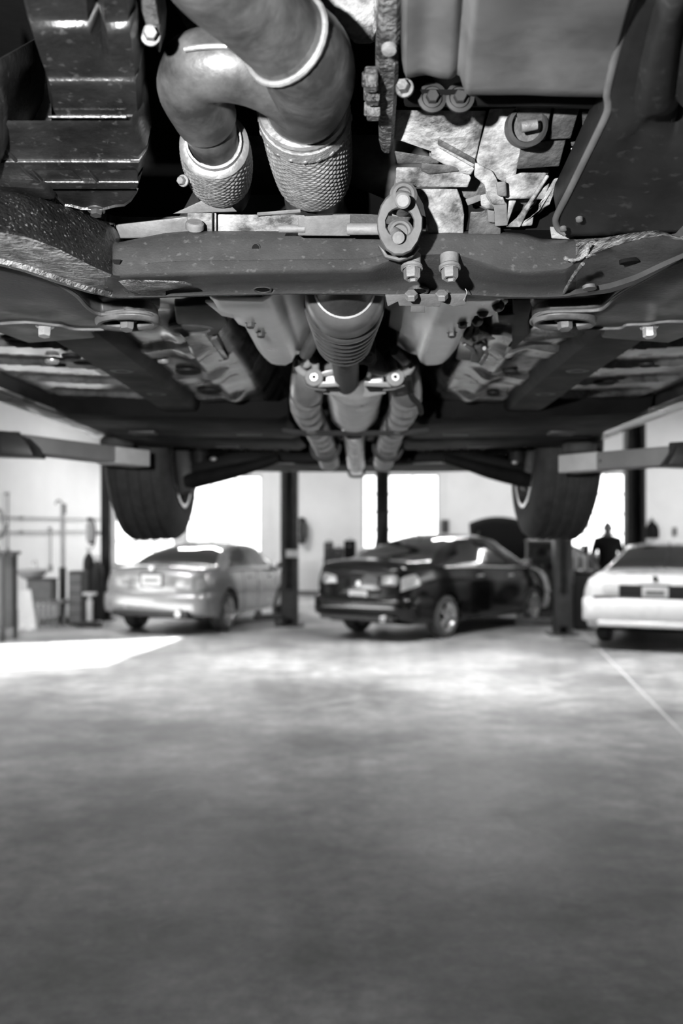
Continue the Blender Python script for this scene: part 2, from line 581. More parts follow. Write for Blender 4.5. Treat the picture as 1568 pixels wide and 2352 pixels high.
# windows: frame, bars and single panes
def window(n, u0, u1, z0, z1, cols, rows):
    bm = NB()
    fw = .05
    def bar(ua, ub, za, zb, m=0, t0=.08, t1=.14):
        q = [R(ua, -t0, za), R(ub, -t0, za), R(ub, -t1, za), R(ua, -t1, za)]
        slab(bm, q, (0, 0, zb - za))
    bar(u0, u0 + fw, z0, z1); bar(u1 - fw, u1, z0, z1)
    bar(u0 + fw, u1 - fw, z0, z0 + fw); bar(u0 + fw, u1 - fw, z1 - fw, z1)
    du, dz = (u1 - u0 - 2 * fw) / cols, (z1 - z0 - 2 * fw) / rows
    for i in range(1, cols):
        bar(u0 + fw + i * du - .02, u0 + fw + i * du + .02, z0 + fw, z1 - fw)
    for j in range(1, rows):
        for i in range(cols):
            bar(u0 + fw + i * du + .02, u0 + fw + (i + 1) * du - .02, z0 + fw + j * dz - .025, z0 + fw + j * dz + .025)
    w = structure('window_%d' % n, bm, M['frame_paint'])
    for i in range(cols):
        for j in range(rows):
            bm = NB()
            q = [R(u0 + fw + i * du + .01, -.108, z0 + fw + j * dz + .012), R(u0 + fw + (i + 1) * du - .01, -.108, z0 + fw + j * dz + .012)]
            q = q + [q[1] + A_DIR * .005, q[0] + A_DIR * .005]
            slab(bm, q, (0, 0, dz - .024))
            obj('pane', bm, M['pane'], w, smooth=0)
    bm = NB()
    q = [R(u0 - .06, .07, z0 - .05), R(u1 + .06, .07, z0 - .05), R(u1 + .06, -.02, z0 - .05), R(u0 - .06, -.02, z0 - .05)]
    slab(bm, q, (0, 0, .05), .006)
    obj('window_sill', bm, M['frame_paint'], w)
for n, (a, b_, c, d) in enumerate(WIN):
    window(n + 1, a, b_, c, d, 3, 4)
# beam along the left wall, baseboard, pilaster lines of the back wall
bm = NB(); slab(bm, [R(0, 0, 3.34), R(.12, 0, 3.34), R(.12, 7.6, 3.34), R(0, 7.6, 3.34)], (0, 0, .14), .01)
structure('trim_1', bm, M['grey_box'])
for n, px in enumerate((618, 1075, 1112)):
    u = back_u(px)
    bm = NB(); slab(bm, [R(u - .04, 0, 0), R(u + .04, 0, 0), R(u + .04, .025, 0), R(u - .04, .025, 0)], (0, 0, ROOM_H))
    structure('trim_%d' % (n + 2), bm, M['grey_wall'])
bm = NB(); slab(bm, [R(.03, .0, 0), R(ROOM_W, .0, 0), R(ROOM_W, .02, 0), R(.03, .02, 0)], (0, 0, .12))
structure('baseboard_back', bm, M['grey_box'])

# daylight portals in the openings guide the sampler; they add no light
def portal(c, facing, w, h):
    d = bpy.data.lights.new('door_daylight', 'AREA')
    d.shape = 'RECTANGLE'; d.size = w; d.size_y = h
    d.cycles.is_portal = True
    o = bpy.data.objects.new('door_daylight', d)
    COL.objects.link(o)
    o.location = c
    o.rotation_euler = Vector(facing).to_track_quat('-Z', 'Y').to_euler()
portal(R(-.1, 14.15, 1.8), P_DIR, 3.3, 3.6)
portal(R(ROOM_W + .1, 7.75, 1.8), -P_DIR, 6.5, 3.6)
for a, b_, c, d in WIN:
    portal(R((a + b_) / 2, -.2, (c + d) / 2), -A_DIR, b_ - a, d - c)

# unseen strip lights, added to brighten the far floor and the car tails
for n, (u, v) in enumerate(((3.5, 3.2), (9.5, 3.2), (15.5, 3.2), (3.5, 12.5), (9.5, 12.5), (15.5, 12.5))):
    base = R(u, v, ROOM_H)
    where = ('far', 'near')[n // 3] + ' ' + ('left', 'middle', 'right')[n % 3]
    t = thing('added_ceiling_light', 'unseen added strip light over the %s bay' % where, 'lamp', base, math.atan2(-P_DIR.x, P_DIR.y) + math.pi / 2, 'added strip lights')
    bm = NB(); box(bm, (0, 0, -.03), (2.4, .22, .06), bevel=.01)
    obj('housing', bm, M['pale'], t, local=True)
    for s in (-1, 1):
        bm = NB(); cyl(bm, (-1.15, s * .06, -.08), (1.15, s * .06, -.08), .016, n=10)
        obj('added_lamp_tube', bm, M['tube_glow'], t, local=True)
    ld = bpy.data.lights.new('added_strip_lamp', 'AREA')
    ld.shape = 'RECTANGLE'; ld.size = 2.3; ld.size_y = .2; ld.energy = (185, 205)[n // 3]
    ld.spread = math.radians((175, 118)[n // 3])   # near row narrowed to keep its light off the near floor
    lo = bpy.data.objects.new('added_strip_lamp', ld)
    COL.objects.link(lo); lo.parent = t; lo.location = (0, 0, -.11)
# ------------------------------------------------------------------ sedan body builder (used by every car)
def pchip(xs, ys):
    x, y = np.array(xs, float), np.array(ys, float)
    h = np.diff(x); d = np.diff(y) / h
    m = np.zeros(len(x)); m[0] = d[0]; m[-1] = d[-1]
    for i in range(1, len(x) - 1):
        if d[i - 1] * d[i] > 0:
            w1, w2 = 2 * h[i] + h[i - 1], h[i] + 2 * h[i - 1]
            m[i] = (w1 + w2) / (w1 / d[i - 1] + w2 / d[i])
    def f(t):
        t = min(max(t, x[0]), x[-1])
        i = min(int(np.searchsorted(x, t, 'right')) - 1, len(h) - 1)
        s = (t - x[i]) / h[i]
        return float((2*s**3-3*s*s+1)*y[i] + (s**3-2*s*s+s)*h[i]*m[i] + (-2*s**3+3*s*s)*y[i+1] + (s**3-s*s)*h[i]*m[i+1])
    return f

class Sedan:
    """Lofted sedan: local frame x right, y forward, z up, origin on the ground under the middle."""
    def __init__(s, L=4.7, W=1.82, H=1.45, wb=2.75, ro=1.05, top=None, belt=None, hw=None, roof=None, rw=(.155, .345), ws=(.615, .745), arch=.375, crown=.03):
        s.L, s.W, s.H, s.wb, s.arch = L, W, H, wb, arch
        s.yr = -L / 2 + ro
        s.yf = s.yr + wb
        k = H / 1.45
        s.rw, s.ws = rw, ws
        top = top or [(0, .90), (.012, 1.03), (.04, 1.08), (.10, 1.10), (.155, 1.11), (.25, 1.30), (.345, 1.41), (.44, 1.45), (.53, 1.44), (.615, 1.385), (.68, 1.21), (.745, 1.03), (.80, .97), (.90, .88), (.96, .78), (.99, .66), (1, .55)]
        belt = belt or [(0, .84), (.012, .93), (.04, .97), (.15, 1.0), (.35, .99), (.6, .95), (.745, .93), (.85, .86), (.95, .72), (.99, .62), (1, .52)]
        hw = hw or [(0, .66), (.006, .74), (.02, .81), (.06, .865), (.15, .89), (.4, .90), (.7, .895), (.85, .86), (.94, .78), (.985, .62), (1, .45)]
        roof = roof or [(0, .60), (.02, .72), (.10, .76), (.155, .77), (.25, .66), (.345, .585), (.45, .60), (.55, .60), (.615, .60), (.745, .74), (.82, .74), (.93, .62), (1, .35)]
        s.ft, s.fb = pchip(*zip(*[(a, b * k) for a, b in top])), pchip(*zip(*[(a, b * k) for a, b in belt]))
        s.fh, s.fr = pchip(*zip(*[(a, b * W / 1.82) for a, b in hw])), pchip(*zip(*[(a, b * W / 1.82) for a, b in roof]))
        s.fs = pchip([0, .03, .10, .2, .8, .93, .98, 1], [.40, .30, .25, .22, .22, .22, .26, .32])
        s.crown = crown
    def sec(s, t):
        hw, zb, zt, zs, rr = s.fh(t), s.fb(t), s.ft(t), s.fs(t), s.fr(t)
        rr = min(rr, hw - .05)
        zb = min(zb, zt - .02)
        zr = max(zt - s.crown - .035 * min(1, max(0, (zt - zb) / .4)), zb + .012)
        return [(hw - .16, zs), (hw - .03, zs + .015), (hw + .012, zs + .35 * (zb - zs)), (hw + .01, zs + .72 * (zb - zs)), (hw - .035, zb - .005), (rr, zr), (rr * .55, zt - .007), (0, zt)]
    def pt(s, t, v, side=1):
        K = s.sec(t)
        v = min(max(v, 0), 6.9999)
        i = int(v); f = v - i
        p = [K[max(i - 1, 0)], K[i], K[min(i + 1, 7)], K[min(i + 2, 7)] if i + 2 < 8 else (-K[6][0], K[6][1])]
        # keep the belt crease: straight glass between belt and roof rail
        if i == 4:
            x = K[4][0] + (K[5][0] - K[4][0]) * f + .018 * math.sin(math.pi * f); z = K[4][1] + (K[5][1] - K[4][1]) * f
        else:
            def cr(a, b, c, d):
                return .5 * ((2 * b) + (-a + c) * f + (2*a - 5*b + 4*c - d) * f*f + (-a + 3*b - 3*c + d) * f**3)
            if i == 3: p[3] = (2 * p[2][0] - p[1][0], 2 * p[2][1] - p[1][1])
            if i == 5: p[0] = (2 * p[1][0] - p[2][0], p[1][1] - .02)
            x, z = cr(*[q[0] for q in p]), cr(*[q[1] for q in p])
        return Vector((side * x, -s.L / 2 + t * s.L, z))
    def body(s, name, m, parent):
        ts = sorted(set([0, .003, .006, .012, .02, .03, .04] + list(np.linspace(.05, .96, 64)) + [.97, .98, .985, .99, .995, 1]))
        vs = [0, .5, 1, 1.25, 1.5, 1.75, 2, 2.25, 2.5, 2.75, 3, 3.25, 3.5, 3.75, 4, 4.2, 4.4, 4.6, 4.8, 5, 5.33, 5.66, 6, 6.5, 7]
        bm = NB()
        for side in (1, -1):
            rows = [[s.pt(t, v, side) for v in vs] for t in ts]
            Rr = loft(bm, rows)
            for cy in (s.yr, s.yf):
                dead = [f for f in bm.faces if f.is_valid and all(abs(v.co.x) > .4 and v.co.x * side > 0 and math.hypot(v.co.y - cy, v.co.z - .33) < s.arch + .02 and v.co.z < .85 for v in f.verts)]
                bmesh.ops.delete(bm, geom=dead, context='FACES')
        bmesh.ops.remove_doubles(bm, verts=bm.verts, dist=1e-5)
        for t0 in (0, 1):
            y = -s.L / 2 + t0 * s.L
            ring = [v for v in bm.verts if abs(v.co.y - y) < 1e-6]
            ring.sort(key=lambda v: math.atan2(v.co.z - .6, v.co.x))
            try: bm.faces.new(ring)
            except ValueError: pass
        for v in bm.verts:
            if any(e.is_boundary for e in v.link_edges) and abs(v.co.x) > .4:
                for cy in (s.yr, s.yf):
                    d = math.hypot(v.co.y - cy, v.co.z - .33)
                    if s.arch - .09 < d < s.arch + .09 and v.co.z > .2:
                        k = s.arch / d
                        v.co.y = cy + (v.co.y - cy) * k
                        v.co.z = .33 + (v.co.z - .33) * k
        return obj(name, bm, m, parent, local=True, smooth=50)
    def patch(s, bm, quad, off=.006, n=(10, 6), side=1):
        """Skin lying on the body: quad = four (t, v) corners."""
        rows = []
        for i in range(n[0] + 1):
            a = i / n[0]
            row = []
            for j in range(n[1] + 1):
                b = j / n[1]
                t = (1-a)*(1-b)*quad[0][0] + a*(1-b)*quad[1][0] + a*b*quad[2][0] + (1-a)*b*quad[3][0]
                v = (1-a)*(1-b)*quad[0][1] + a*(1-b)*quad[1][1] + a*b*quad[2][1] + (1-a)*b*quad[3][1]
                p = s.pt(t, v, side)
                e = 1e-3
                dn = (s.pt(t + e, v, side) - s.pt(t - e, v, side)).cross(s.pt(t, min(v + e * 4, 6.999), side) - s.pt(t, v - e * 4, side))
                dn = dn.normalized() if dn.length > 1e-12 else Vector((0, 0, 1))
                out = Vector((p.x, 0, p.z - .7))
                if abs(p.x) < .05: out = Vector((0, 0, 1))
                if dn.dot(out) < 0: dn = -dn
                row.append(p + dn * off)
            rows.append(row)
        loft(bm, rows)

def wheel_bm(r, w, rim, side, spokes):
    """Tyre and rim about the local x axis; returns two bmeshes."""
    a = NB()
    prof = [(-w/2 + .012, rim - .005), (-w/2, rim + .02), (-w/2 - .004, (rim + r) / 2), (-w/2 + .012, r - .018), (-w/2 + .03, r - .003)]
    gw = .008
    for g in (-.27, -.09, .09, .27):
        c = g * w
        prof += [(c - gw, r), (c - gw, r - .009), (c + gw, r - .009), (c + gw, r)]
    prof += [(w/2 - .03, r - .003), (w/2 - .012, r - .018), (w/2 + .004, (rim + r) / 2), (w/2, rim + .02), (w/2 - .012, rim - .005)]
    lathe(a, (0, 0, 0), (1, 0, 0), prof, 56)
    b = NB()
    o = side * w / 2
    lathe(b, (0, 0, 0), (1, 0, 0), [(o, rim + .004), (o - side*.012, rim - .012), (o - side*.03, rim - .02), (0, rim - .05), (-o, rim - .01), (-o, rim + .004)], 40)
    lathe(b, (0, 0, 0), (1, 0, 0), [(o - side*.02, 0), (o - side*.02, .035), (o - side*.035, .055), (o - side*.08, .06)], 20)
    for k in range(spokes):
        th = 2 * math.pi * k / spokes
        for d in (-.11, .11):
            c, sn = math.cos(th + d), math.sin(th + d)
            c2, s2 = math.cos(th + d * .8), math.sin(th + d * .8)
            q = [V(o - side*.028, c2*.045, s2*.045), V(o - side*.012, c*(rim - .012), sn*(rim - .012))]
            tube(b, [q[0], q[0].lerp(q[1], .5), q[1]], .017, n=8, sub=2, squash=1.0)
    return a, b

def add_wheels(s, car, rz=.33, w=.215, rim=.215, spokes=5, mats=None, only=None, drop=0.0):
    for y, x in ((s.yr, -1), (s.yr, 1), (s.yf, -1), (s.yf, 1)):
        cx = x * (s.W / 2 - w / 2 - .02)
        a, b = wheel_bm(rz, w, rim, x, spokes)
        for q in (a, b):
            bmesh.ops.translate(q, verts=q.verts, vec=(cx, y, rz - drop))
        t = obj('tyre', a, M['tyre'], car, local=True)
        obj('wheel_rim', b, M['alloy'], t, local=True)
        # brake disc
        c = NB(); lathe(c, (cx - x * .03, y, rz - drop), (x, 0, 0), [(0, .05), (0, .15), (.022, .15), (.022, .05)], 28, closed=True)
        obj('brake_disc', c, M['steel'], t, local=True)

def wheel_wells(s, car):
    for y in (s.yr, s.yf):
        for x in (-1, 1):
            bm = NB()
            rows = []
            for k in range(17):
                th = math.pi * (k / 16)
                c, z = math.cos(th) * (s.arch + .004), .33 + math.sin(th) * (s.arch + .004)
                rows.append([V(x * (s.W / 2 - .06), y + c, z), V(x * (s.W / 2 - .32), y + c, z), V(x * (s.W / 2 - .32), y + c * .02, .36)])
            loft(bm, rows)
            obj('wheel_well', bm, M['black'], car, local=True)

# ------------------------------------------------------------------ the lifted car
car = thing('car', 'dark sedan raised overhead on lift arms, its exhaust, crossmember and floor pan seen from below', 'car', (0.02, 2.18, 1.62))
YAW = 0.0157
def axis_x(D):
    return 0.003 + YAW * (D - 1.0)
def Q(x, D, h):
    """Car coordinates: x from the car's centre line, depth D, h above the lens."""
    return V(x + axis_x(D), D, CZ + h)
def part(name, bm, m, parent=None, **k):
    return obj(name, bm, m, parent or car, **k)

# --- oil pan and sump cover, upper left
rows = []
for y, D, xl, xr in ((-110, .63, 36, 296), (-40, .67, 48, 302), (36, .706, 55, 306), (44, .7105, 57, 307), (50, .7115, 58, 308), (58, .7120, 60, 309), (68, .7135, 62, 311), (76, .7165, 64, 312), (84, .7205, 67, 313), (166, .771, 94, 320), (174, .776, 97, 321), (178, .7775, 99, 321), (184, .7781, 101, 321), (190, .7795, 103, 322), (196, .782, 105, 322), (206, .788, 107, 323), (255, .823, 113, 326), (263, .826, 118, 326), (268, .826, 122, 324), (275, .832, 128, 318)):
    a, b = P(xl, y, D), P(xr, y, D)
    m_ = [a.lerp(b, f) for f in (0, .05, .3, .58, .66, .74, .95, 1)]
    if y < 100:
        m_[4].z += .016; m_[5].z -= .002
    m_[0].z += .010; m_[-1].z += .012
    up = .16
    rows.append([a + V(.012, .01, up), a + V(-.001, 0, .03)] + m_ + [b + V(.003, 0, .035), b + V(-.01, .01, up)])
bm = NB(); loft(bm, rows)
oil_pan = part('oil_pan', bm, M['pan_black'], smooth=60)
rows = []
for y, D, xl, xr in ((277, .822, -60, 316), (286, .825, -60, 322), (300, .838, -60, 330), (364, .886, -60, 338), (369, .887, -60, 339), (374, .886, -60, 338), (382, .893, -60, 336), (410, .914, -60, 330), (416, .916, -60, 328), (421, .915, -60, 327), (430, .922, 60, 325), (440, .93, 118, 322)):
    a, b = P(xl, y, D), P(xr, y, D)
    m_ = [a.lerp(b, f) for f in (0, .04, .25, .5, .75, .95, 1)]
    m_[-1].z += .012
    rows.append([a + V(0, 0, .1)] + m_ + [b + V(.004, 0, .03), b + V(-.01, .01, .14)])
bm = NB(); loft(bm, rows)
pan_low = part('oil_pan_cover', bm, M['pan_black'], smooth=60)
# raised rib cells and the bright rolled edges
for cell in ([(74, 390), (166, 390), (192, 417), (100, 417)], [(205, 390), (316, 390), (318, 417), (226, 417)]):
    bm = NB(); pslab(bm, [(x, y, .886 + (y - 374) * .0007) for x, y in cell], 0, .012, .002)
    part('rib_cell', bm, M['pan_black'], pan_low)
for pts in ([(12, 371), (300, 371)], [(70, 388), (98, 418), (192, 418)], [(190, 376), (226, 418), (318, 418)], [(10, 340), (60, 395), (112, 436)], [(112, 268), (122, 268), (290, 268)]):
    bm = NB(); tube(bm, [P(x, y, .820 + (y - 262) * .00062) for x, y in pts], .0016, n=8, sub=1)
    part('rolled_edge', bm, M['pan_black'], pan_low)
# drain sump bowl with its flange
rows = []
ol = [(108, 432), (128, 452), (146, 470), (160, 471), (186, 478), (240, 479), (266, 472), (288, 470), (304, 458), (316, 440), (318, 432)]
for k, z in ((1.0, 0), (.97, -.002), (.90, .006), (.6, .014), (.2, .016)):
    cx, cy = 215, 442
    rows.append([P(cx + (x - cx) * k, cy + (y - cy) * k, .925 + (y - 432) * k * .0008) + V(0, 0, z) for x, y in ol])
bm = NB(); loft(bm, rows, close=True, caps=True)
sump = part('drain_sump', bm, M['pan_black'], smooth=50)
bm = NB(); hexbolt(bm, P(221, 482, .965), (0, -.2, -1), .006, .005)
part('drain_plug', bm, M['dark_steel'], sump)
# second dark casing running out of the left edge
bm = NB(); slab(bm, [P(-120, 250, .80), P(-10, 130, .74), P(8, 230, .78), P(10, 330, .84), P(-30, 420, .88), P(-140, 420, .86)], (0, .12, .08), .01)
part('alternator_housing', bm, M['pan_black'])
bm = NB(); slab(bm, [P(-60, 424, .90), P(104, 434, .905), P(128, 462, .93), P(20, 452, .93), P(-60, 440, .93)], (0, .05, .05), .004)
part('pan_skirt', bm, M['pan_black'])

# --- black backing in place of engine and firewall; bay shade put into its colour
bm = NB(); box(bm, (-.02, .95, CZ + .66), (1.30, 1.1, .30), bevel=.03)
box(bm, (.0, 1.32, CZ + .52), (1.30, .06, .34), bevel=.01)
part('dark_bay_backing', bm, M['black'])
bm = NB()
for sx in (-1, 1):
    slab(bm, [V(sx * .62, .05, CZ + .30), V(sx * .62, 1.35, CZ + .30), V(sx * .62, 1.35, CZ + .8), V(sx * .62, .05, CZ + .8)], (sx * .03, 0, 0), .003)
part('bay_side_panel', bm, M['black'])

# --- exhaust: front pipe, crossover, flex joints
bm = NB()
tube(bm, [P(395, -190, .60).to_tuple() + (.0315,), P(490, -60, .665).to_tuple() + (.0315,), P(575, 15, .71).to_tuple() + (.0318,), P(650, 84, .75).to_tuple() + (.0322,)], n=32, sub=8)
exhaust = part('front_exhaust_pipe', bm, M['pipe'], smooth=60)
bm = NB()
tube(bm, [P(640, 74, .745).to_tuple() + (.0318,), P(664, 97, .758).to_tuple() + (.0350,), P(700, 134, .785).to_tuple() + (.0372,), P(712, 180, .825).to_tuple() + (.0372,), P(704, 220, .870).to_tuple() + (.0360,), P(697, 246, .930).to_tuple() + (.0348,)], n=36, sub=8)
elbow = part('exhaust_elbow', bm, M['pipe'], smooth=60)
bm = NB()
c = P(655, 89, .752); ax = (P(664, 97, .758) - P(640, 74, .745)).normalized()
tube(bm, [c + (ax.orthogonal().normalized() * math.cos(t) + ax.cross(ax.orthogonal().normalized()) * math.sin(t)) * .0345 for t in np.linspace(0, 2 * math.pi, 30)], .0028, n=8, sub=1, cap=False)
part('weld_seam', bm, M['weld'], exhaust)
bm = NB()
tube(bm, [P(472, 268, .893).to_tuple() + (.0282,), P(462, 250, .878).to_tuple() + (.0284,), P(438, 200, .845).to_tuple() + (.0285,), P(452, 158, .822).to_tuple() + (.0288,),
          P(515, 148, .815).to_tuple() + (.0290,), P(590, 160, .822).to_tuple() + (.0300,), P(660, 190, .84).to_tuple() + (.0320,), P(704, 225, .865).to_tuple() + (.033,)], n=32, sub=8)
cross = part('crossover_pipe', bm, M['pipe'], smooth=60)
bm = NB(); tube(bm, [P(496, 360, .955), P(486, 310, .917), P(474, 272, .895), P(464, 254, .881)], .0238, n=30, sub=8)
part('pipe_neck', bm, M['pipe'], cross)
bm = NB(); tube(bm, [P(424, 113, .787), P(460, 108, .783), P(510, 106, .783), P(572, 110, .785)], .0022, n=8, sub=5)
part('weld_seam', bm, M['weld'], cross)
# heat shield edge right of the elbow
bm = NB(); tube(bm, [P(742, 40, .80), P(775, 85, .82), P(792, 130, .84), P(800, 200, .88)], .0025, n=8, sub=5)
part('shield_edge', bm, M['galv'])

def flex(name, c0, c1, r0, r1, n_around, n_along, parent_m):
    """Braided bellows: woven strands as real relief, a rolled collar at either end."""
    a = (c1 - c0); Ln = a.length
    def rip(s, th):
        g = math.sin(math.pi * min(max(s / Ln, 0), 1)) ** .3
        return g * (.0010 * math.sin(th * n_around + .9 * math.sin(s / Ln * 9)) * math.sin(s / Ln * n_along * math.pi) + .0006 * math.sin(s / Ln * n_along * 2 * math.pi + th * 3))
    pts = []
    for i in range(n_along * 4 + 1):
        f = i / (n_along * 4)
        bulge = math.sin(math.pi * min(max(f, 0), 1)) ** .5 * .0028
        p = c0.lerp(c1, f)
        pts.append((p.x, p.y, p.z, r0 + (r1 - r0) * f + bulge))
    bm = NB(); tube(bm, pts, n=n_around * 6, sub=1, ripple=rip)
    o = part(name, bm, M['braid'], parent_m, smooth=80)
    return o
fc0, fc1 = P(696, 246, .930), P(721, 408, 1.070)
flex_big = flex('flex_joint', fc0, fc1, .0405, .0385, 30, 32, exhaust)
bm = NB(); ax = (fc1 - fc0).normalized()
lathe(bm, fc0 - ax * .004, ax, [(-.010, .0350), (-.001, .0355), (.000, .0420), (.003, .0438), (.006, .0430), (.007, .039), (-.010, .033)], 40, closed=True)
part('collar', bm, M['weld'], exhaust, label='bright rolled collar ring')
bm = NB(); lathe(bm, fc0 + ax * .008, ax, [(0, .041), (0, .0436), (.014, .0446), (.014, .041)], 40, closed=True)
part('perforated_band', bm, M['braid'], exhaust)
for k in range(20):
    th = 2 * math.pi * k / 20
    a_, u_, w_ = frame_of(ax)
    bm = NB(); box(bm, (0, 0, 0), (.006, .0035, .0018), rot=(Matrix((u_ * -math.sin(th) + w_ * math.cos(th), a_, u_ * math.cos(th) + w_ * math.sin(th))).transposed().to_3x3() @ Matrix.Rotation(.6, 3, 'Z')), bevel=.0006)
    bmesh.ops.translate(bm, verts=bm.verts, vec=fc0 + a_ * .020 + (u_ * math.cos(th) + w_ * math.sin(th)) * .0444)
    part('band_tab', bm, M['weld'], exhaust)
sc0, sc1 = P(492, 333, .925), P(506, 408, 1.02)
flex_small = flex('flex_joint', sc0, sc1, .0310, .0300, 24, 20, cross)
ax = (sc1 - sc0).normalized()
bm = NB(); lathe(bm, sc0 - ax * .004, ax, [(-.008, .0258), (-.001, .0262), (0, .0300), (.0025, .0322), (.005, .0312), (.006, .028), (-.008, .024)], 36, closed=True)
part('collar', bm, M['weld'], cross, label='bright rolled collar ring')
bm = NB(); tube(bm, [sc1 - ax * .01, sc1 + ax * .05, P(520, 470, 1.10) + V(0, 0, .02)], .0275, n=24, sub=4)
part('pipe_end', bm, M['shield_dark'], cross)
bm = NB(); hexbolt(bm, P(421, 415, .96), (-.4, -1, -.3), .004, .006)
part('sensor_bolt', bm, M['galv'], cross)
bm = NB(); tube(bm, [fc1 - (fc1 - fc0).normalized() * .01, fc1 + V(0, .10, -.003), fc1 + V(0.02, .22, .0)], .034, n=24, sub=4)
part('rear_exhaust_pipe', bm, M['pipe'], exhaust)

# --- dark brackets and wiring by the pan
bm = NB(); slab(bm, [P(300, -30, .70), P(352, -30, .70), P(368, 60, .74), P(366, 128, .78), P(352, 100, .77), P(330, 60, .745)], (0, .03, .03), .003)
br = part('engine_bracket', bm, M['cast_dark'])
bm = NB(); hexbolt(bm, P(345, 82, .745), (.2, -1, -.2), .0052, .009)
part('bolt', bm, M['galv'], br)
bm = NB(); slab(bm, [P(372, -30, .82), P(440, -30, .82), P(520, 60, .86), P(506, 92, .88), P(440, 90, .88), P(425, 60, .86)], (0, .05, .04), .004)
part('gearbox_flange', bm, M['cast_dark'])
for k in range(5):
    bm = NB(); box(bm, P(452 + k * 9, 62 - k * 2, .84), (.002, .006, .012), bevel=.0005)
    part('cooling_fin', bm, M['cast'])

# --- bright cast block top centre, rusty vertical bracket with its nuts
bm = NB(); slab(bm, [P(690, -60, .80), P(880, -60, .80), P(872, 40, .83), P(866, 102, .87), P(812, 106, .87), P(780, 60, .84), P(720, 0, .81)], (0, .05, .05), .006)
part('cast_mount', bm, M['cast'])
bm = NB()
rows = []
for y, D, xl, xr in ((-60, .68, 872, 921), (60, .735, 868, 919), (110, .765, 864, 917), (180, .805, 862, 914), (260, .86, 868, 909), (330, .92, 870, 904), (352, .94, 876, 900)):
    a, b = P(xl, y, D), P(xr, y, D)
    rows.append([a + V(0, 0, .022), a + V(0, 0, .003), a + V(.003, 0, 0), b - V(.003, 0, 0), b + V(0, 0, .003), b + V(0, 0, .022)])
loft(bm, rows, close=True, caps=True)
vb = part('engine_support_bracket', bm, M['rust_dark'])
for (x, y, D) in ((853, 182, .80), (857, 214, .822), (858, 250, .845)):
    bm = NB(); cyl(bm, P(x - 16, y, D), P(x + 14, y, D), .0095, n=6, bevel=.0012)
    cyl(bm, P(x - 22, y, D), P(x - 14, y, D), .006, n=12, bevel=.001)
    part('nut', bm, M['rust_dark'], vb)
bm = NB(); lathe(bm, P(893, 98, .755) + V(0, 0, -.004), (0, -.4, -1), [(0, .006), (.003, .0055), (.004, .003), (.004, 0)], 16)
part('rivet', bm, M['bolt'], vb)

# --- splash shields, upper right
def sheet(name, rows_px, m, nx, lift, parent=None, thick=.003):
    """Pressed sheet: rows of (y, D, x0, x1); lift(f, row) raises the surface."""
    rows = []
    for i, (y0, D0, x0, y1, D1, x1) in enumerate(rows_px):
        a, b = P(x0, y0, D0), P(x1, y1, D1)
        rows.append([a.lerp(b, f) + V(0, 0, lift(f, i / (len(rows_px) - 1))) for f in np.linspace(0, 1, nx)])
    bm = NB(); loft(bm, rows)
    o = part(name, bm, m, parent, smooth=60)
    sd = o.modifiers.new('thickness', 'SOLIDIFY'); sd.thickness = thick; sd.offset = 1
    return o
def bumpf(x, c, w):
    return math.exp(-((x - c) / w) ** 2)
def sstep(x, a, b):
    t = min(max((x - a) / (b - a), 0), 1)
    return t * t * (3 - 2 * t)
def lift_flat(f, r):
    z = -.012 * sstep(f, .285, .325) + .004 * bumpf(f, .28, .02)
    z += .004 * bumpf(f, .6, .14) * math.sin(math.pi * r) + .003 * bumpf(f, .12, .06)
    if r > .93: z += .012 * (r - .93) / .07
    return z + (.02 * max(0, (.02 - f) / .02))
rp = []
for k in range(17):
    g = k / 16
    y = -130 + 335 * g
    D = .575 + .215 * g
    rp.append((y, D, 920 + 0 * g, y + (8 if g < .95 else 12), D, 1470 - 88 * g))
sheet('splash_shield', rp, M['shield'], 70, lift_flat)
E = [(1490, -130, .575), (1455, 0, .645), (1432, 70, .682), (1410, 150, .724), (1396, 215, .762), (1398, 240, .776), (1394, 265, .79), (1368, 320, .828), (1336, 385, .876), (1304, 450, .926), (1281, 494, .962), (1277, 512, .975), (1284, 528, .985), (1300, 538, .988)]
def lift_big(f, r):
    z = .030 * max(0, (.035 - f) / .035) ** 1.5
    if r < .5:
        z += .010 * bumpf(f - .35 * r, .30, .05) - .012 * sstep(f, .14 + .1 * r, .2 + .1 * r) * (1 - sstep(r, .3, .5))
    z += .010 * bumpf(r + .35 * f, .62, .05) * sstep(f, .1, .3)
    return z
rp = []
for (x, y, D) in E:
    g = (y + 130) / 668
    rp.append((y, D, x, -130 + 655 * g ** 1.02, .56 + .36 * g, 1860 - 150 * g))
big = sheet('wheel_arch_shield', rp, M['shield_dark'], 60, lift_big)
bm = NB(); tube(bm, [P(x - 1, y, D - .001) + V(0, 0, .001) for x, y, D in E], .0034, n=10, sub=4)
part('rolled_edge', bm, M['shield'], big)
for (x, y) in ((1293, 527), (1330, 505)):
    bm = NB(); lathe(bm, P(x, y, .96 - (527 - y) * .00068), (0, -.3, -1), [(-.002, .0035), (.001, .0032), (.002, .0015), (.002, 0)], 14)
    part('clip', bm, M['shield'], big)
# black beam under the shield with two bolts
bm = NB(); pslab(bm, [(925, 205, .815), (1400, 205, .80), (1395, 252, .83), (1180, 246, .84), (925, 246, .845)], 0, .05, .004)
bb = part('cross_bracket', bm, M['black'])
for x in (992, 1055):
    bm = NB(); lathe(bm, P(x, 226, .825), (0, -1, -.1), [(0, .012), (.003, .012), (.004, .009), (.002, .0085), (.002, 0)], 24)
    hexbolt(bm, P(x, 226, .822), (0, -1, -.1), .0055, .007)
    part('bolt', bm, M['rail'], bb)
bm = NB(); hexbolt(bm, P(930, 203, .80), (-.3, -1, -.1), .0052, .009)
part('bolt', bm, M['cast_dark'], bb)

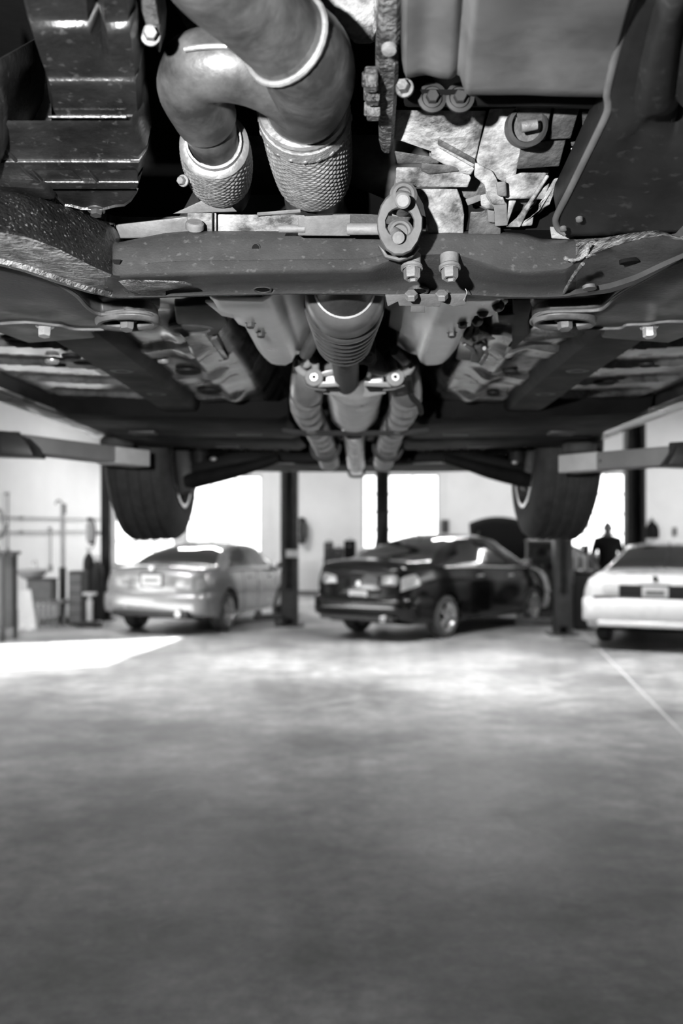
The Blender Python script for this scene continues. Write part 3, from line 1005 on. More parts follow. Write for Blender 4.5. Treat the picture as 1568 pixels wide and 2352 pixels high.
# --- gearbox casing, middle right
gear = None
def cast(name, outline, D, thick, m='cast', bevel=.004, parent=None):
    bm = NB(); pslab(bm, outline, D, thick, bevel * .32)
    return part(name, bm, M[m], parent)
gear = cast('gearbox_case', [(905, 252, .90), (1008, 254, .90), (1117, 254, .91), (1086, 392, .965), (1060, 380, .96), (1005, 352, .945), (985, 340, .945), (905, 320, .94)], .9, .10)
cast('case_half', [(1124, 250, .905), (1190, 248, .905), (1200, 320, .93), (1185, 400, .965), (1160, 420, .97), (1120, 400, .965), (1092, 372, .955), (1102, 330, .94)], .9, .10, parent=gear)
cast('case_web', [(985, 320, .99), (1110, 330, .99), (1196, 330, .99), (1262, 392, 1.0), (1230, 470, 1.02), (1150, 500, 1.03), (1090, 470, 1.02), (985, 400, 1.0)], 1.0, .02, 'cast_dark', parent=gear)
cast('rib', [(990, 345, .935), (1006, 338, .93), (1090, 386, .95), (1082, 402, .958), (1062, 398, .957), (988, 362, .945)], .93, .03, parent=gear, bevel=.005)
cast('rib', [(1006, 318, .925), (1090, 364, .945), (1094, 380, .95), (1004, 332, .93)], .93, .03, 'cast_dark', parent=gear)
cast('rib', [(1090, 372, .945), (1130, 392, .955), (1140, 410, .96), (1162, 470, .985), (1130, 470, .985), (1116, 440, .975), (1112, 424, .97), (1088, 404, .96)], .94, .035, parent=gear, bevel=.005)
cast('foot', [(1112, 420, .975), (1132, 430, .975), (1164, 468, .985), (1166, 518, 1.0), (1136, 520, 1.0), (1134, 478, .99), (1116, 452, .98)], .97, .03, 'galv', parent=gear)
cast('mounting_flange', [(909, 384, .955), (1066, 384, .955), (1082, 408, .965), (1074, 430, .975), (918, 430, .975), (908, 420, .97)], .95, .06, parent=gear, bevel=.004)
cast('flange_lip', [(905, 346, .94), (1008, 362, .945), (1008, 376, .95), (912, 376, .95)], .94, .04, 'cast_dark', parent=gear)  # shadowed block, its shade put into the darker casting colour
cast('flange_pad', [(967, 374, .948), (1052, 380, .95), (1056, 393, .955), (984, 400, .958), (966, 392, .955)], .94, .03, 'cast_dark', parent=gear)
cast('starter_plate', [(1198, 330, .925), (1300, 318, .92), (1284, 382, .955), (1186, 388, .955)], .92, .03, 'cast_dark', parent=gear)
cast('starter_plate', [(1184, 244, .875), (1268, 240, .87), (1252, 320, .91), (1240, 324, .91), (1192, 316, .905)], .87, .04, 'cast_dark', parent=gear)
cast('starter_plate', [(1274, 238, .87), (1334, 236, .87), (1310, 318, .91), (1262, 320, .91)], .88, .04, 'cast_dark', parent=gear)
bm = NB(); lathe(bm, P(1212, 288, .885), (0, -1, -.3), [(-.02, .018), (0, .018), (.003, .015), (-.006, .013), (-.006, 0)], 28)
sens = part('sensor_housing', bm, M['arm_grey'], gear)
bm = NB(); tube(bm, [P(1196, 292, .874), P(1232, 285, .874)], .0048, n=14, sub=2)
part('sensor_plug', bm, M['bolt'], gear)
cast('valve_body', [(1160, 408, .965), (1196, 396, .96), (1256, 396, .96), (1232, 456, .985), (1160, 458, .985)], .96, .05, parent=gear, bevel=.006)
cast('valve_cap', [(1138, 418, .955), (1162, 416, .955), (1164, 452, .97), (1142, 450, .968)], .955, .04, 'hanger', parent=gear, bevel=.006)
cast('strut', [(1168, 460, .985), (1186, 460, .985), (1166, 512, 1.0), (1162, 520, 1.0)], .985, .02, parent=gear)
cast('strut', [(1216, 458, .98), (1254, 400, .955), (1262, 404, .957), (1224, 462, .98), (1194, 522, 1.005), (1160, 522, 1.005), (1186, 500, 1.0)], .98, .02, parent=gear)
cast('strut', [(1222, 450, .98), (1262, 420, .97), (1250, 458, .985), (1226, 458, .985)], .975, .02, parent=gear)
cast('strut', [(1198, 516, 1.005), (1236, 482, .99), (1238, 470, .99), (1272, 410, .965), (1300, 404, .96), (1310, 424, .97), (1278, 426, .972), (1262, 470, .988), (1224, 492, 1.0)], .97, .02, parent=gear)
cast('strut', [(1200, 508, 1.003), (1226, 494, 1.0), (1222, 518, 1.007), (1196, 520, 1.007)], .99, .02, parent=gear)
for k, y in enumerate((326, 340, 356)):
    cast('cooling_fin', [(1310, y, .93), (1368, y - 8, .92), (1366, y + 4, .925), (1312, y + 10, .935)], .92, .02, ('cast_dark', 'cast', 'cast')[k], parent=gear, bevel=.002)
cast('side_cover', [(1336, 256, .87), (1390, 250, .86), (1370, 300, .89), (1338, 312, .90)], .87, .03, 'cast_dark', parent=gear)
cast('mount_plate', [(952, 433, .99), (1050, 433, .99), (1060, 460, 1.0), (1066, 492, 1.008), (1064, 536, 1.02), (984, 536, 1.02), (972, 470, 1.0)], .99, .03, parent=gear, bevel=.004)
cast('bracket_leg', [(1068, 458, .99), (1102, 446, .985), (1106, 460, .99), (1074, 472, .995)], .99, .012, 'galv', parent=gear, bevel=.002)
cast('bracket_leg', [(1102, 448, .985), (1118, 444, .985), (1136, 482, .998), (1116, 480, .998), (1104, 472, .994)], .985, .02, 'cast', parent=gear)
cast('bracket_leg', [(1080, 486, 1.0), (1104, 486, 1.0), (1122, 478, 1.0), (1150, 524, 1.015), (1150, 540, 1.02), (1074, 540, 1.02), (1078, 506, 1.008)], 1.0, .02, 'cast_dark', parent=gear)
cast('bracket_leg', [(1118, 482, .99), (1136, 484, .99), (1136, 512, 1.0), (1120, 510, 1.0)], .99, .02, 'galv', parent=gear)
cast('gearbox_tail', [(1262, 520, 1.01), (1316, 526, 1.01), (1318, 550, 1.02), (1266, 548, 1.02)], 1.01, .03, parent=gear)
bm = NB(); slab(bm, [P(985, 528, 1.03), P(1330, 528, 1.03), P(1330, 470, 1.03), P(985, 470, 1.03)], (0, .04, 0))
part('gearbox_shade_sheet', bm, M['black'], gear)  # black sheet: shade in the casting gaps put into its colour

# --- steering rack line behind the beam, left
rk = cast('steering_rack', [(262, 516, 1.04), (420, 498, 1.035), (432, 497, 1.035), (432, 545, 1.05), (264, 548, 1.05)], 1.04, .035, 'galv', .006)
cast('rack_clamp', [(430, 489, 1.025), (497, 489, 1.025), (497, 540, 1.045), (430, 540, 1.045)], 1.03, .04, 'cast', .003, rk)
cast('rack_housing', [(500, 492, 1.03), (700, 494, 1.03), (700, 540, 1.045), (500, 540, 1.045)], 1.03, .04, 'cast', .004, rk)
cast('clamp_strap', [(486, 488, 1.018), (489, 488, 1.018), (489, 540, 1.038), (486, 540, 1.038)], 1.02, .02, 'dark_trim', .0005, rk)
cast('rack_end_cap', [(252, 516, 1.035), (264, 515, 1.035), (264, 548, 1.048), (254, 548, 1.048)], 1.035, .03, 'hanger', .002, rk)
cast('rack_cover', [(396, 491, 1.03), (468, 458, 1.02), (520, 462, 1.02), (545, 486, 1.03)], 1.03, .03, 'galv', .003, rk)
cast('rack_pipe', [(590, 488, 1.02), (690, 480, 1.02), (690, 488, 1.022), (590, 496, 1.024)], 1.02, .01, 'galv', .002, rk)
bm = NB(); cyl(bm, P(447, 529, 1.026), P(447, 509, 1.02), .0095, n=18, bevel=.002)
part('bolt', bm, M['hanger'], rk)

# --- front crossmember with its two swept arms
ST = [(-90, (415, .85), (512, .82), (586, .925)), (0, (438, .88), (535, .85), (606, .955)), (60, (448, .90), (546, .868), (622, .975)), (130, (470, .93), (572, .895), (646, 1.01)), (200, (496, .968), (608, .935), (668, 1.05)), (240, (510, .99), (626, .96), (676, 1.075)),
      (258, (556, 1.004), (633, .972), (680, 1.085)), (275, (556, 1.008), (634, .978), (681, 1.09)), (310, (549, 1.012), (632, .982), (681, 1.095)), (370, (537, 1.015), (631, .984), (680, 1.098)), (430, (532, 1.016), (629, .985), (678, 1.1)), (640, (532, 1.016), (625, .985), (673, 1.1)), (800, (532, 1.016), (623, .985), (673, 1.1)),
      (850, (532, 1.016), (619, .985), (674, 1.1)), (890, (532, 1.016), (606, .990), (677, 1.1)), (940, (532, 1.016), (592, 1.0), (680, 1.1)), (1000, (532, 1.016), (588, 1.002), (681, 1.1)), (1050, (532, 1.016), (590, 1.0), (681, 1.1)), (1100, (532, 1.016), (604, .994), (681, 1.1)), (1150, (533, 1.016), (620, .987), (682, 1.1)), (1210, (538, 1.014), (628, .985), (682, 1.1)), (1250, (549, 1.012), (627, .985), (682, 1.1)), (1300, (551, 1.008), (622, .983), (680, 1.095)),
      (1322, (550, 1.0), (606, .976), (677, 1.085)), (1345, (550, .99), (592, .965), (675, 1.075)), (1400, (546, .965), (570, .945), (668, 1.045)), (1460, (536, .935), (552, .92), (648, 1.0)), (1520, (530, .91), (542, .893), (616, .965)), (1568, (545, .89), (553, .875), (588, .93)), (1660, (520, .85), (528, .84), (545, .87))]
def beam_rows(a, b):
    rows = []
    for x, t, c, k in ST:
        if not a <= x <= b:
            continue
        T, C, Bt = P(x, *t), P(x, *c), P(x, *k)
        g0, g1 = T.lerp(C, .70), T.lerp(C, .78)
        groove = .0035 if 340 < x < 900 else 0.0
        lip0, lip1 = C.lerp(Bt, .80), C.lerp(Bt, .84)
        dp = V(0, .006, -.002) if 270 < x < 1300 else V(0, 0, 0)
        rows.append([T + V(0, .10, .012), T + V(0, .012, .004), T + V(0, .003, -.001), T.lerp(C, .12), T.lerp(C, .4), g0, g0.lerp(g1, .5) + V(0, groove, groove), g1, T.lerp(C, .93), C + V(0, .004, .0015), C.lerp(Bt, .12), C.lerp(Bt, .45), lip0, lip1 + V(0, 0, -.004), Bt + V(0, 0, -.002), Bt + V(0, .004, .004), Bt + V(0, .008, .09)])
    return rows
def beam_mid(rows, k=6):
    """Smooth the stations along x."""
    a = np.array([[tuple(p) for p in r] for r in rows])
    out = []
    for i in range(len(a) - 1):
        for j in range(k):
            t = j / k
            p0, p1, p2, p3 = a[max(i - 1, 0)], a[i], a[i + 1], a[min(i + 2, len(a) - 1)]
            w = lambda q0, q1, q2, q3: .5 * (2*q1 + (q2 - q0) * t + (2*q0 - 5*q1 + 4*q2 - q3) * t*t + (3*q1 - q0 - 3*q2 + q3) * t**3)
            out.append([Vector(q) for q in (p1 * (1 - t) + p2 * t) * .5 + w(p0, p1, p2, p3) * .5])
    out.append([Vector(q) for q in a[-1]])
    return out
bm = NB(); loft(bm, beam_mid(beam_rows(240, 1322)))
beam = part('crossmember', bm, [M['beam_grey']], smooth=45)
def arm_mat(i, j):
    return 1 if j >= 9 else 0
bm = NB(); loft(bm, beam_mid(beam_rows(-90, 262)), mi=arm_mat)
arm_l = part('subframe_arm', bm, [M['undercoat'], M['rust_light']], smooth=45, label='arm with speckled black undercoat and pale scraped underside')
bm = NB(); loft(bm, beam_mid(beam_rows(1318, 1660)), mi=lambda i, j: 1 if j >= 9 else 0)
arm_r = part('subframe_arm', bm, [M['rust_light'], M['arm_grey']], smooth=45)
# pale scraped patch where arm and beam meet, weld ridge and gusset
bm = NB(); slab(bm, [P(270, 641, 1.0), P(330, 643, 1.0), P(420, 645, 1.0), P(440, 652, 1.02), P(380, 664, 1.05), P(380, 676, 1.08), P(310, 677, 1.08), P(290, 660, 1.03)], (0, .002, -.0015), .0005)
part('scraped_patch', bm, M['rust_light'], beam)
for pts, m in (([(238, 622), (262, 640), (282, 660), (300, 678)], 'rust_light'), ([(1338, 606), (1322, 626), (1308, 648), (1294, 674)], 'rust_light'), ([(1296, 592), (1318, 598), (1345, 585), (1352, 560)], 'rust_light'), ([(1345, 590), (1400, 568), (1460, 548), (1500, 536)], 'rust_light')):
    bm = NB(); tube(bm, [P(x, y, (.96 if x < 500 else .958) + (y - 620) * .0022 if y > 605 else .955 + (y - 560) * .0004) for x, y in pts], .0018, n=8, sub=5, ripple=lambda s, t: .0004 * math.sin(s * 900))
    part('weld_seam', bm, M[m], beam)
def hole(x, y, D, r, n, parent, ey=1.0):
    bm = NB(); lathe(bm, P(x, y, D), n, [(-.004, r * .92), (.001, r), (.0015, r * 1.2), (-.001, r * 1.35)], 24)
    o = part('hole_rim', bm, M['beam_grey'], parent)
    bm = NB(); lathe(bm, P(x, y, D), n, [(0.0004, 0), (0.0004, r * .98)], 24)
    part('hole', bm, M['black'], o)
hole(587, 569, 1.003, .0036, (0, -1, -.2), beam)
hole(603, 664, 1.072, .008, (0, -.1, -1), beam)
hole(960, 668, 1.075, .009, (0, -.1, -1), beam)
for x, y, o, a, b, m in ((118, 602, arm_l, 20, 4, 'black'), (216, 655, arm_l, 32, 10, 'undercoat'), (1354, 664, arm_r, 16, 5, 'galv'), (1446, 604, arm_r, 24, 4, 'black')):
    D0 = (.935 + x * .00045) if o is arm_l else 1.03 - (x - 1354) * .0008
    bm = NB(); slab(bm, [P(x + a * math.cos(t), y + b * math.sin(t) - .12 * a * math.cos(t) * (1 if x > 800 else -1), D0 + b * math.sin(t) * .0022 - .0015) for t in np.linspace(0, 2 * math.pi, 25)[:-1]], (0, .002, .004))
    part('slot', bm, M[m], o)
bm = NB(); slab(bm, [P(252, 596, .985), P(278, 596, .985), P(274, 606, .985), P(254, 607, .985)], (0, .004, 0))
part('slot', bm, M['black'], beam)
# two hanger bolts through the beam
for x in (945, 1032):
    bm = NB()
    lathe(bm, P(x, 600, .995), (0, -.25, -1), [(-.006, .0095), (.004, .0092), (.006, .011), (.0085, .011), (.009, .0092), (.010, .0092)], 20)
    c = P(x, 600, .995) + V(0, -.25, -1).normalized() * .009
    lathe(bm, c, (0, -.25, -1), [(0, .0085), (.009, .0082), (.0105, .0072), (.0105, .005), (.008, .0045), (.008, 0)], 6)
    part('bolt', bm, M['hanger'], beam)
# bracket under the beam
bk = cast('hanger_bracket', [(884, 676, 1.06), (1072, 674, 1.06), (1070, 700, 1.075), (1040, 704, 1.078), (1012, 692, 1.075), (1010, 704, 1.08), (916, 702, 1.08), (914, 692, 1.075), (890, 704, 1.078)], 1.06, .02, 'galv', .002)
for x in (944, 1014):
    bm = NB(); cyl(bm, P(x, 672, 1.05), P(x, 686, 1.056), .0068, n=6, bevel=.001)
    part('bolt', bm, M['hanger'], bk)
cast('bracket_tab', [(944, 702, 1.075), (976, 702, 1.075), (976, 718, 1.083), (942, 716, 1.083)], 1.07, .012, 'galv', .002, bk)
bm = NB(); tube(bm, [P(1068, 662, 1.06), P(1072, 672, 1.06), P(1068, 682, 1.06), P(1064, 690, 1.06)], .0005, n=6, sub=4)
part('wire_end', bm, M['bolt'], bk)

# --- exhaust hanger block, bent rod and rubber isolator
hg = cast('exhaust_hanger', [(684, 497, .972), (805, 492, .970), (804, 542, .988), (684, 541, .988)], .97, .03, 'hanger', .003)
bm = NB(); tube(bm, [P(640, 525, .985), P(700, 525, .985)], .004, n=12, sub=2)
part('weld_seam', bm, M['hanger'], hg)
bm = NB(); tube(bm, [P(798, 526, .975), P(850, 526, .972), P(880, 527, .966), P(905, 535, .955), P(915, 546, .938)], .0058, n=18, sub=6)
part('hanger_rod', bm, M['hanger'], hg)
iso = NB()
out = [(919, 436), (938, 440), (952, 452), (962, 476), (971, 500), (970, 528), (960, 556), (945, 578), (925, 587), (905, 587), (886, 575), (873, 552), (866, 528), (865, 502), (874, 472), (885, 455), (900, 441)]
inn = [(920, 486), (934, 480), (944, 490), (950, 505), (951, 520), (946, 532), (936, 524), (918, 518), (900, 522), (890, 527), (888, 512), (892, 498), (898, 488), (905, 482), (910, 486), (914, 487), (917, 487)]
def ringrow(o, D): return [P(x, y, D) for x, y in o]
mid = lambda a, b, f: [(p[0] + (q[0] - p[0]) * f, p[1] + (q[1] - p[1]) * f) for p, q in zip(a, b)]
cent = (918, 512)
inner = [(cent[0] + 34 * math.cos(math.atan2(y - cent[1], x - cent[0])) * .95, cent[1] + 40 * math.sin(math.atan2(y - cent[1], x - cent[0])) * .8) for x, y in out]
loft(iso, [ringrow(inner, .972), ringrow(inner, .950), ringrow(mid(inner, out, .12), .9465), ringrow(mid(inner, out, .88), .9465), ringrow(out, .950), ringrow(out, .976), ringrow(inner, .976)], close=True)
rub = part('rubber_isolator', iso, M['rubber'], smooth=50)
for (x, y, r, h) in ((923, 466, .0132, .026), (916, 546, .0128, .022)):
    bm = NB(); lathe(bm, P(x, y, .972) , (0, -1, 0), [(0, 0), (0, r), (h - .003, r), (h, r - .003), (h, .0075), (h - .004, .007), (h - .004, 0)], 30)
    part('isolator_boss', bm, M['rubber'], rub)
bm = NB(); cyl(bm, P(924, 462, .945), P(925, 461, .925), .0072, n=20, bevel=.0018)
part('pin', bm, M['hanger'], rub)
bm = NB(); tube(bm, [P(919, 430, .96), P(920, 438, .95)], .0012, n=6, sub=1)
part('mould_tag', bm, M['rubber'], rub)
bm = NB(); slab(bm, [P(868, 560, .965), P(890, 584, .965), P(918, 592, .967), P(944, 582, .967), P(960, 560, .967), P(966, 566, .967), P(948, 588, .968), P(918, 598, .968), P(884, 590, .967)], (0, .008, 0), .001)
part('isolator_retainer', bm, M['hanger'], rub)
# --- lower control arms (mirrored pair) with bushing eye and bolts
HA = .262
def arm_plate(outline, rim, bolt_px, side_bolt, hole_px, name_i):
    bm = NB(); hslab(bm, outline, HA, .022, .004)
    o = part('control_arm', bm, M['arm_grey'], smooth=50)
    pts = [Ph(x, y, HA) + V(0, 0, -.001) for x, y in outline]
    bm = NB(); tube(bm, pts + [pts[0]], .0022, n=8, sub=4, cap=False)
    part('edge_flange', bm, M['galv'], o)
    cx, cy = bolt_px
    def ell(a, b, z):
        return [Ph(cx + a * math.cos(t), cy + b * math.sin(t), HA) + V(0, 0, z) for t in np.linspace(0, 2 * math.pi, 41)[:-1]]
    bm = NB(); loft(bm, [ell(56, 9, .002), ell(57, 9.5, -.005), ell(62, 12, -.0075), ell(70, 16, -.0075), ell(74, 18, -.004), ell(75, 18.5, .002)], close=True)
    part('bushing_rim', bm, M['galv'], o)
    bm = NB(); loft(bm, [ell(57, 9.5, -.0012), ell(2, 1, -.0012)], close=True, caps=True)
    part('bushing_recess', bm, M['rail'], o)
    bm = NB(); c = Ph(*bolt_px, HA) ; hexbolt(bm, c + V(0, 0, .002), (0, -.25, -1), .0092, .014)
    part('bolt', bm, M['hanger'], o)
    bm = NB(); c = Ph(*side_bolt, HA); hexbolt(bm, c + V(0, 0, .002), (0, -.2, -1), .0085, .014)
    part('bolt', bm, M['chrome'], o)
    return o
ca_l = arm_plate([(-80, 588), (0, 594), (54, 608), (107, 634), (154, 662), (179, 680), (203, 706), (232, 720), (285, 714), (330, 716), (352, 724), (364, 736), (357, 747), (321, 751), (250, 754), (171, 754), (140, 746), (120, 744), (60, 738), (-80, 735)],
    [(203, 706), (229, 722), (250, 724), (262, 712), (290, 700), (330, 702), (355, 716), (367, 735), (358, 748), (320, 753), (250, 756), (172, 756)], (292, 733), (103, 748), None, 0)
ca_r = arm_plate([(1660, 560), (1568, 596), (1500, 628), (1430, 668), (1408, 684), (1380, 708), (1330, 712), (1260, 714), (1236, 722), (1220, 734), (1226, 744), (1270, 750), (1340, 752), (1420, 752), (1440, 744), (1486, 742), (1530, 736), (1660, 726)],
    [(1406, 684), (1384, 706), (1340, 720), (1300, 716), (1250, 714), (1228, 724), (1219, 736), (1228, 746), (1270, 752), (1340, 754), (1410, 752)], (1296, 732), (1490, 750), None, 1)
for o, pts in ((ca_l, [(222, 684), (262, 678), (330, 690), (368, 704), (366, 716), (330, 704), (285, 698), (240, 706)]), (ca_r, [(1216, 698), (1224, 690), (1300, 678), (1380, 680), (1376, 694), (1330, 704), (1280, 700), (1238, 712), (1224, 716)])):
    bm = NB(); slab(bm, [Ph(x, y, .275) for x, y in pts], (0, 0, .03), .004)
    part('bushing', bm, M['arm_grey'], o)

# --- floor pan: pressed relief over the whole floor
def floor_h(x, D):
    ax_ = abs(x)
    h = .302
    h += .115 * (1 - sstep(ax_, .125, .215))                      # centre tunnel
    h += .012 * sstep(ax_, .43, .47)                              # outer floor sits a little higher
    h -= .010 * bumpf(ax_, .262, .020) * sstep(D, 1.35, 1.5) * (1 - sstep(D, 2.2, 2.35))
    # cross ribs, outer floor
    if ax_ > .45:
        h -= .010 * (math.sin((D + .35 * (ax_ - .45)) * 2 * math.pi / .21) > .35) * sstep(ax_, .46, .49) * (1 - sstep(ax_, .66, .69)) * sstep(D, 1.3, 1.4)
        h += .0010 * math.sin(x * 30) * math.sin(D * 14)
    else:
        h -= .009 * sstep(math.sin((D - .8 * (ax_ - .2)) * 2 * math.pi / .30), .45, .7) * sstep(ax_, .22, .25) * (1 - sstep(ax_, .345, .365)) * sstep(D, 1.55, 1.62)
        h += .0012 * math.sin(x * 37 + 1) * math.sin(D * 13 + x * 9)
    # kick-up towards the engine bay
    h += .03 * (1 - sstep(D, 1.12, 1.26))
    # pressed dome near the front, one each side
    h += .012 * math.exp(-(((ax_ - .275) / .045) ** 2 + ((D - 1.42) / .07) ** 2))
    h -= .010 * (1 if (abs(ax_ - .232) < .018 and 1.50 < D < 1.72) else 0)
    h += .028 * sstep(ax_, .70, .74)
    return h
bm = NB(); rows = []
xs = np.linspace(-.745, .745, 190)
for D in np.linspace(1.13, 3.32, 230):
    rows.append([Q(x, D, floor_h(x, D)) for x in xs])
loft(bm, rows)
floorp = part('floor_pan', bm, M['floorpan'], smooth=35)
# rubber plugs and drain holes
plugs = [(440, 755, .028, 'galv'), (432, 855, .02, 'rail'), (481, 900, .022, 'rail'), (374, 830, .008, 'chrome'), (460, 878, .008, 'chrome'), (405, 905, .007, 'chrome'), (440, 937, .007, 'chrome'),
         (1172, 856, .012, 'rail'), (1262, 850, .009, 'chrome'), (1132, 905, .012, 'rail'), (1390, 880, .02, 'rail'), (1424, 930, .012, 'chrome'), (1320, 742, .012, 'rail'), (1160, 822, .012, 'rail'), (40, 780, .02, 'rail'), (120, 832, .010, 'chrome'), (165, 820, .014, 'rail'), (1530, 775, .02, 'rail'), (1484, 840, .012, 'rail')]
for x, y, r, m in plugs:
    c = Ph(x, y, .296)
    bm = NB(); lathe(bm, c + V(0, 0, .004), (0, 0, -1), [(0, r * 1.25), (.004, r * 1.2), (.006, r), (.003, r * .8), (.003, 0)], 26)
    part('floor_plug', bm, M[m], floorp)
# brackets spot-welded to the right floor, pale dusty patch, clips
for pts, h, m in (([(1056, 772), (1100, 760), (1174, 790), (1176, 812), (1096, 830), (1046, 826)], .292, 'floorpan'), ([(1084, 806), (1104, 796), (1116, 806), (1100, 836), (1080, 832)], .284, 'galv'), ([(470, 785), (498, 778), (526, 826), (502, 832)], .294, 'floorpan'),
                  ([(400, 705), (498, 700), (522, 744), (500, 768), (440, 780), (404, 742)], .296, 'galv'), ([(1142, 725), (1178, 722), (1176, 690), (1225, 688), (1212, 742), (1216, 770), (1174, 808), (1176, 745), (1144, 742)], .286, 'rail'),
                  ([(1204, 756), (1355, 756), (1350, 772), (1200, 786)], .290, 'rust_light')):
    bm = NB(); slab(bm, [Ph(x, y, h) for x, y in pts], (0, 0, .014), .003)
    part('floor_bracket', bm, M[m], floorp)
for pts in ([(1112, 800), (1118, 812), (1112, 826), (1104, 836)], [(1066, 790), (1082, 800), (1088, 810)]):
    bm = NB(); tube(bm, [Ph(x, y, .280) for x, y in pts], .003, n=8, sub=4)
    part('clip', bm, M['bolt'], floorp)
# wiring bundle in the gap on the right
for pts in ([(1090, 690), (1098, 720), (1088, 750), (1074, 770)], [(1102, 700), (1086, 728), (1090, 760)]):
    bm = NB(); tube(bm, [Ph(x, y, .284) for x, y in pts], .007, n=10, sub=5)
    part('wiring_loom', bm, M['black'], floorp)
for x, y in ((1108, 716), (1096, 736), (1144, 702)):
    bm = NB(); bmesh.ops.create_uvsphere(bm, u_segments=14, v_segments=8, radius=.008)
    bmesh.ops.translate(bm, verts=bm.verts, vec=Ph(x, y, .278))
    part('connector', bm, M['arm_grey'], floorp)

# --- longitudinal frame rails
for sx in (-1, 1):
    rows = []
    for D in np.linspace(1.22, 3.12, 24):
        c = sx * (.395 + .012 * sstep(D, 1.6, 2.6))
        hb = .278 + .02 * (1 - sstep(D, 1.22, 1.3))
        w = .046 - .006 * sstep(D, 2.4, 3.1)
        rows.append([Q(c - w - .006, D, .31), Q(c - w, D, hb + .008), Q(c - w + .008, D, hb), Q(c + w - .008, D, hb), Q(c + w, D, hb + .008), Q(c + w + .006, D, .31)])
    bm = NB(); loft(bm, rows, close=True, caps=True)
    rail = part('frame_rail', bm, M['rail'], smooth=45)
    for D in (1.42, 1.75, 2.05):
        bm = NB(); lathe(bm, Q(sx * .40, D, .2785), (0, 0, -1), [(-.002, .022), (.0015, .020), (.002, .012), (-.001, .010), (-.001, 0)], 20)
        part('drain_slot', bm, M['arm_grey'], rail)
    # gusset where the rail meets the control arm
    bm = NB(); slab(bm, [Q(sx * .33, 1.20, .272), Q(sx * .52, 1.20, .272), Q(sx * .47, 1.46, .272), Q(sx * .36, 1.42, .272)], (0, 0, .018), .004)
    part('gusset', bm, M['arm_grey'], rail)
# rockers with pinch flange
for sx in (-1, 1):
    rows = []
    for D in np.linspace(1.25, 3.14, 20):
        x0 = sx * .742
        rows.append([Q(x0 - sx * .015, D, .335), Q(x0, D, .318), Q(x0 + sx * .004, D, .292), Q(x0 + sx * .010, D, .292), Q(x0 + sx * .012, D, .325), Q(x0 + sx * .07, D, .322), Q(x0 + sx * .085, D, .36)])
    bm = NB(); loft(bm, rows)
    part('rocker_panel', bm, M['arm_grey'], smooth=40)

# --- tunnel heat shields
for sx, (b0, b1) in ((-1, (.142, .090)), (1, (.166, .112))):
    rows = []
    for D in list(np.linspace(1.19, 1.68, 24)) + [1.70, 1.71]:
        end = sstep(D, 1.60, 1.71)
        w = .008 * end
        st = .014 * (1 - sstep(D, 1.285, 1.295)) + .010 * (1 - sstep(D, 1.365, 1.375))
        rib = lambda k: .004 * math.sin(k)
        hb = .279 + .05 * max(0, (D - 1.68) / .03)
        o0 = b0 - w + st
        rows.append([Q(sx * (o0 + .018), D, .40), Q(sx * (o0 + .004), D, hb + .012), Q(sx * (o0 - .004), D, hb + .002), Q(sx * (o0 - .012), D, hb), Q(sx * (b1 + w + .012), D, hb - .001), Q(sx * (b1 + w + .002), D, hb + .004), Q(sx * (b1 + w - .004), D, hb + .016)]
                    + [Q(sx * (b1 + a_), D, hb + z_) for a_, z_ in ((-.010, .020), (-.030, .032), (-.020, .046), (-.022, .052), (-.044, .064), (-.034, .080), (-.036, .086), (-.058, .100), (-.052, .14))])
    bm = NB(); loft(bm, rows)
    hs = part('heat_shield', bm, M['heat_shield'], smooth=40)
    sd = hs.modifiers.new('thickness', 'SOLIDIFY'); sd.thickness = .002
    for D, x in ((1.335, b0 - .012), (1.40, b0 - .02)):
        bm = NB(); hexbolt(bm, Q(sx * x, D, .279), (0, -.2, -1), .006, .008)
        part('bolt', bm, M['arm_grey'], hs)
    bm = NB(); slab(bm, [Q(sx * (b0 + .034), 1.235, .281), Q(sx * (b0 - .02), 1.235, .281), Q(sx * (b0 - .03), 1.275, .277), Q(sx * (b0 - .01), 1.325, .277), Q(sx * (b0 + .024), 1.315, .281)], (0, 0, .004), .001)
    part('shield_tab', bm, M['heat_shield'], hs)
    bm = NB(); slab(bm, [Q(sx * (b0 + .01), 1.19, .31), Q(sx * (b1 - .05), 1.19, .31), Q(sx * (b1 - .05), 1.19, .40), Q(sx * (b0 + .01), 1.19, .40)], (0, .01, 0), .001)
    part('shield_end', bm, M['rail'], hs)

# --- propshaft joint, ribbed boot, shaft
c0 = Q(-.002, 1.17, .288); ax = V(0, 1, -.012).normalized()
bm = NB(); prof = [(0, 0), (0, .030), (.004, .036), (.012, .038), (.02, .037)]
lathe(bm, c0 + V(0, 0, .0), ax, [(-.03, .02), (0, .030), (.01, .0345), (.016, .0355), (.018, .033)], 40)
joint = part('propshaft_joint', bm, M['arm_grey'])
bm = NB(); lathe(bm, c0 + ax * .014, ax, [(0, .034), (.002, .0375), (.005, .0375), (.007, .034)], 40, closed=True)
part('clamp_ring', bm, M['chrome'], joint)
bm = NB(); prof = [(.016, .033), (.022, .044), (.04, .0485), (.075, .0495)]
for k in range(7):
    t = .098 + k * .034
    r = .0515 - .0014 * k
    prof += [(t - .014, r - .0065), (t - .006, r), (t + .006, r), (t + .014, r - .0065)]
prof += [(.335, .036), (.345, .028), (.345, 0)]
lathe(bm, c0, ax, prof, 48)
part('ribbed_boot', bm, M['boot'], joint, smooth=60)
bm = NB(); cyl(bm, c0 + V(0, .34, -.006), c0 + V(0.008, .80, -.02), .0225, n=28)
part('propshaft', bm, M['cast_dark'], joint)
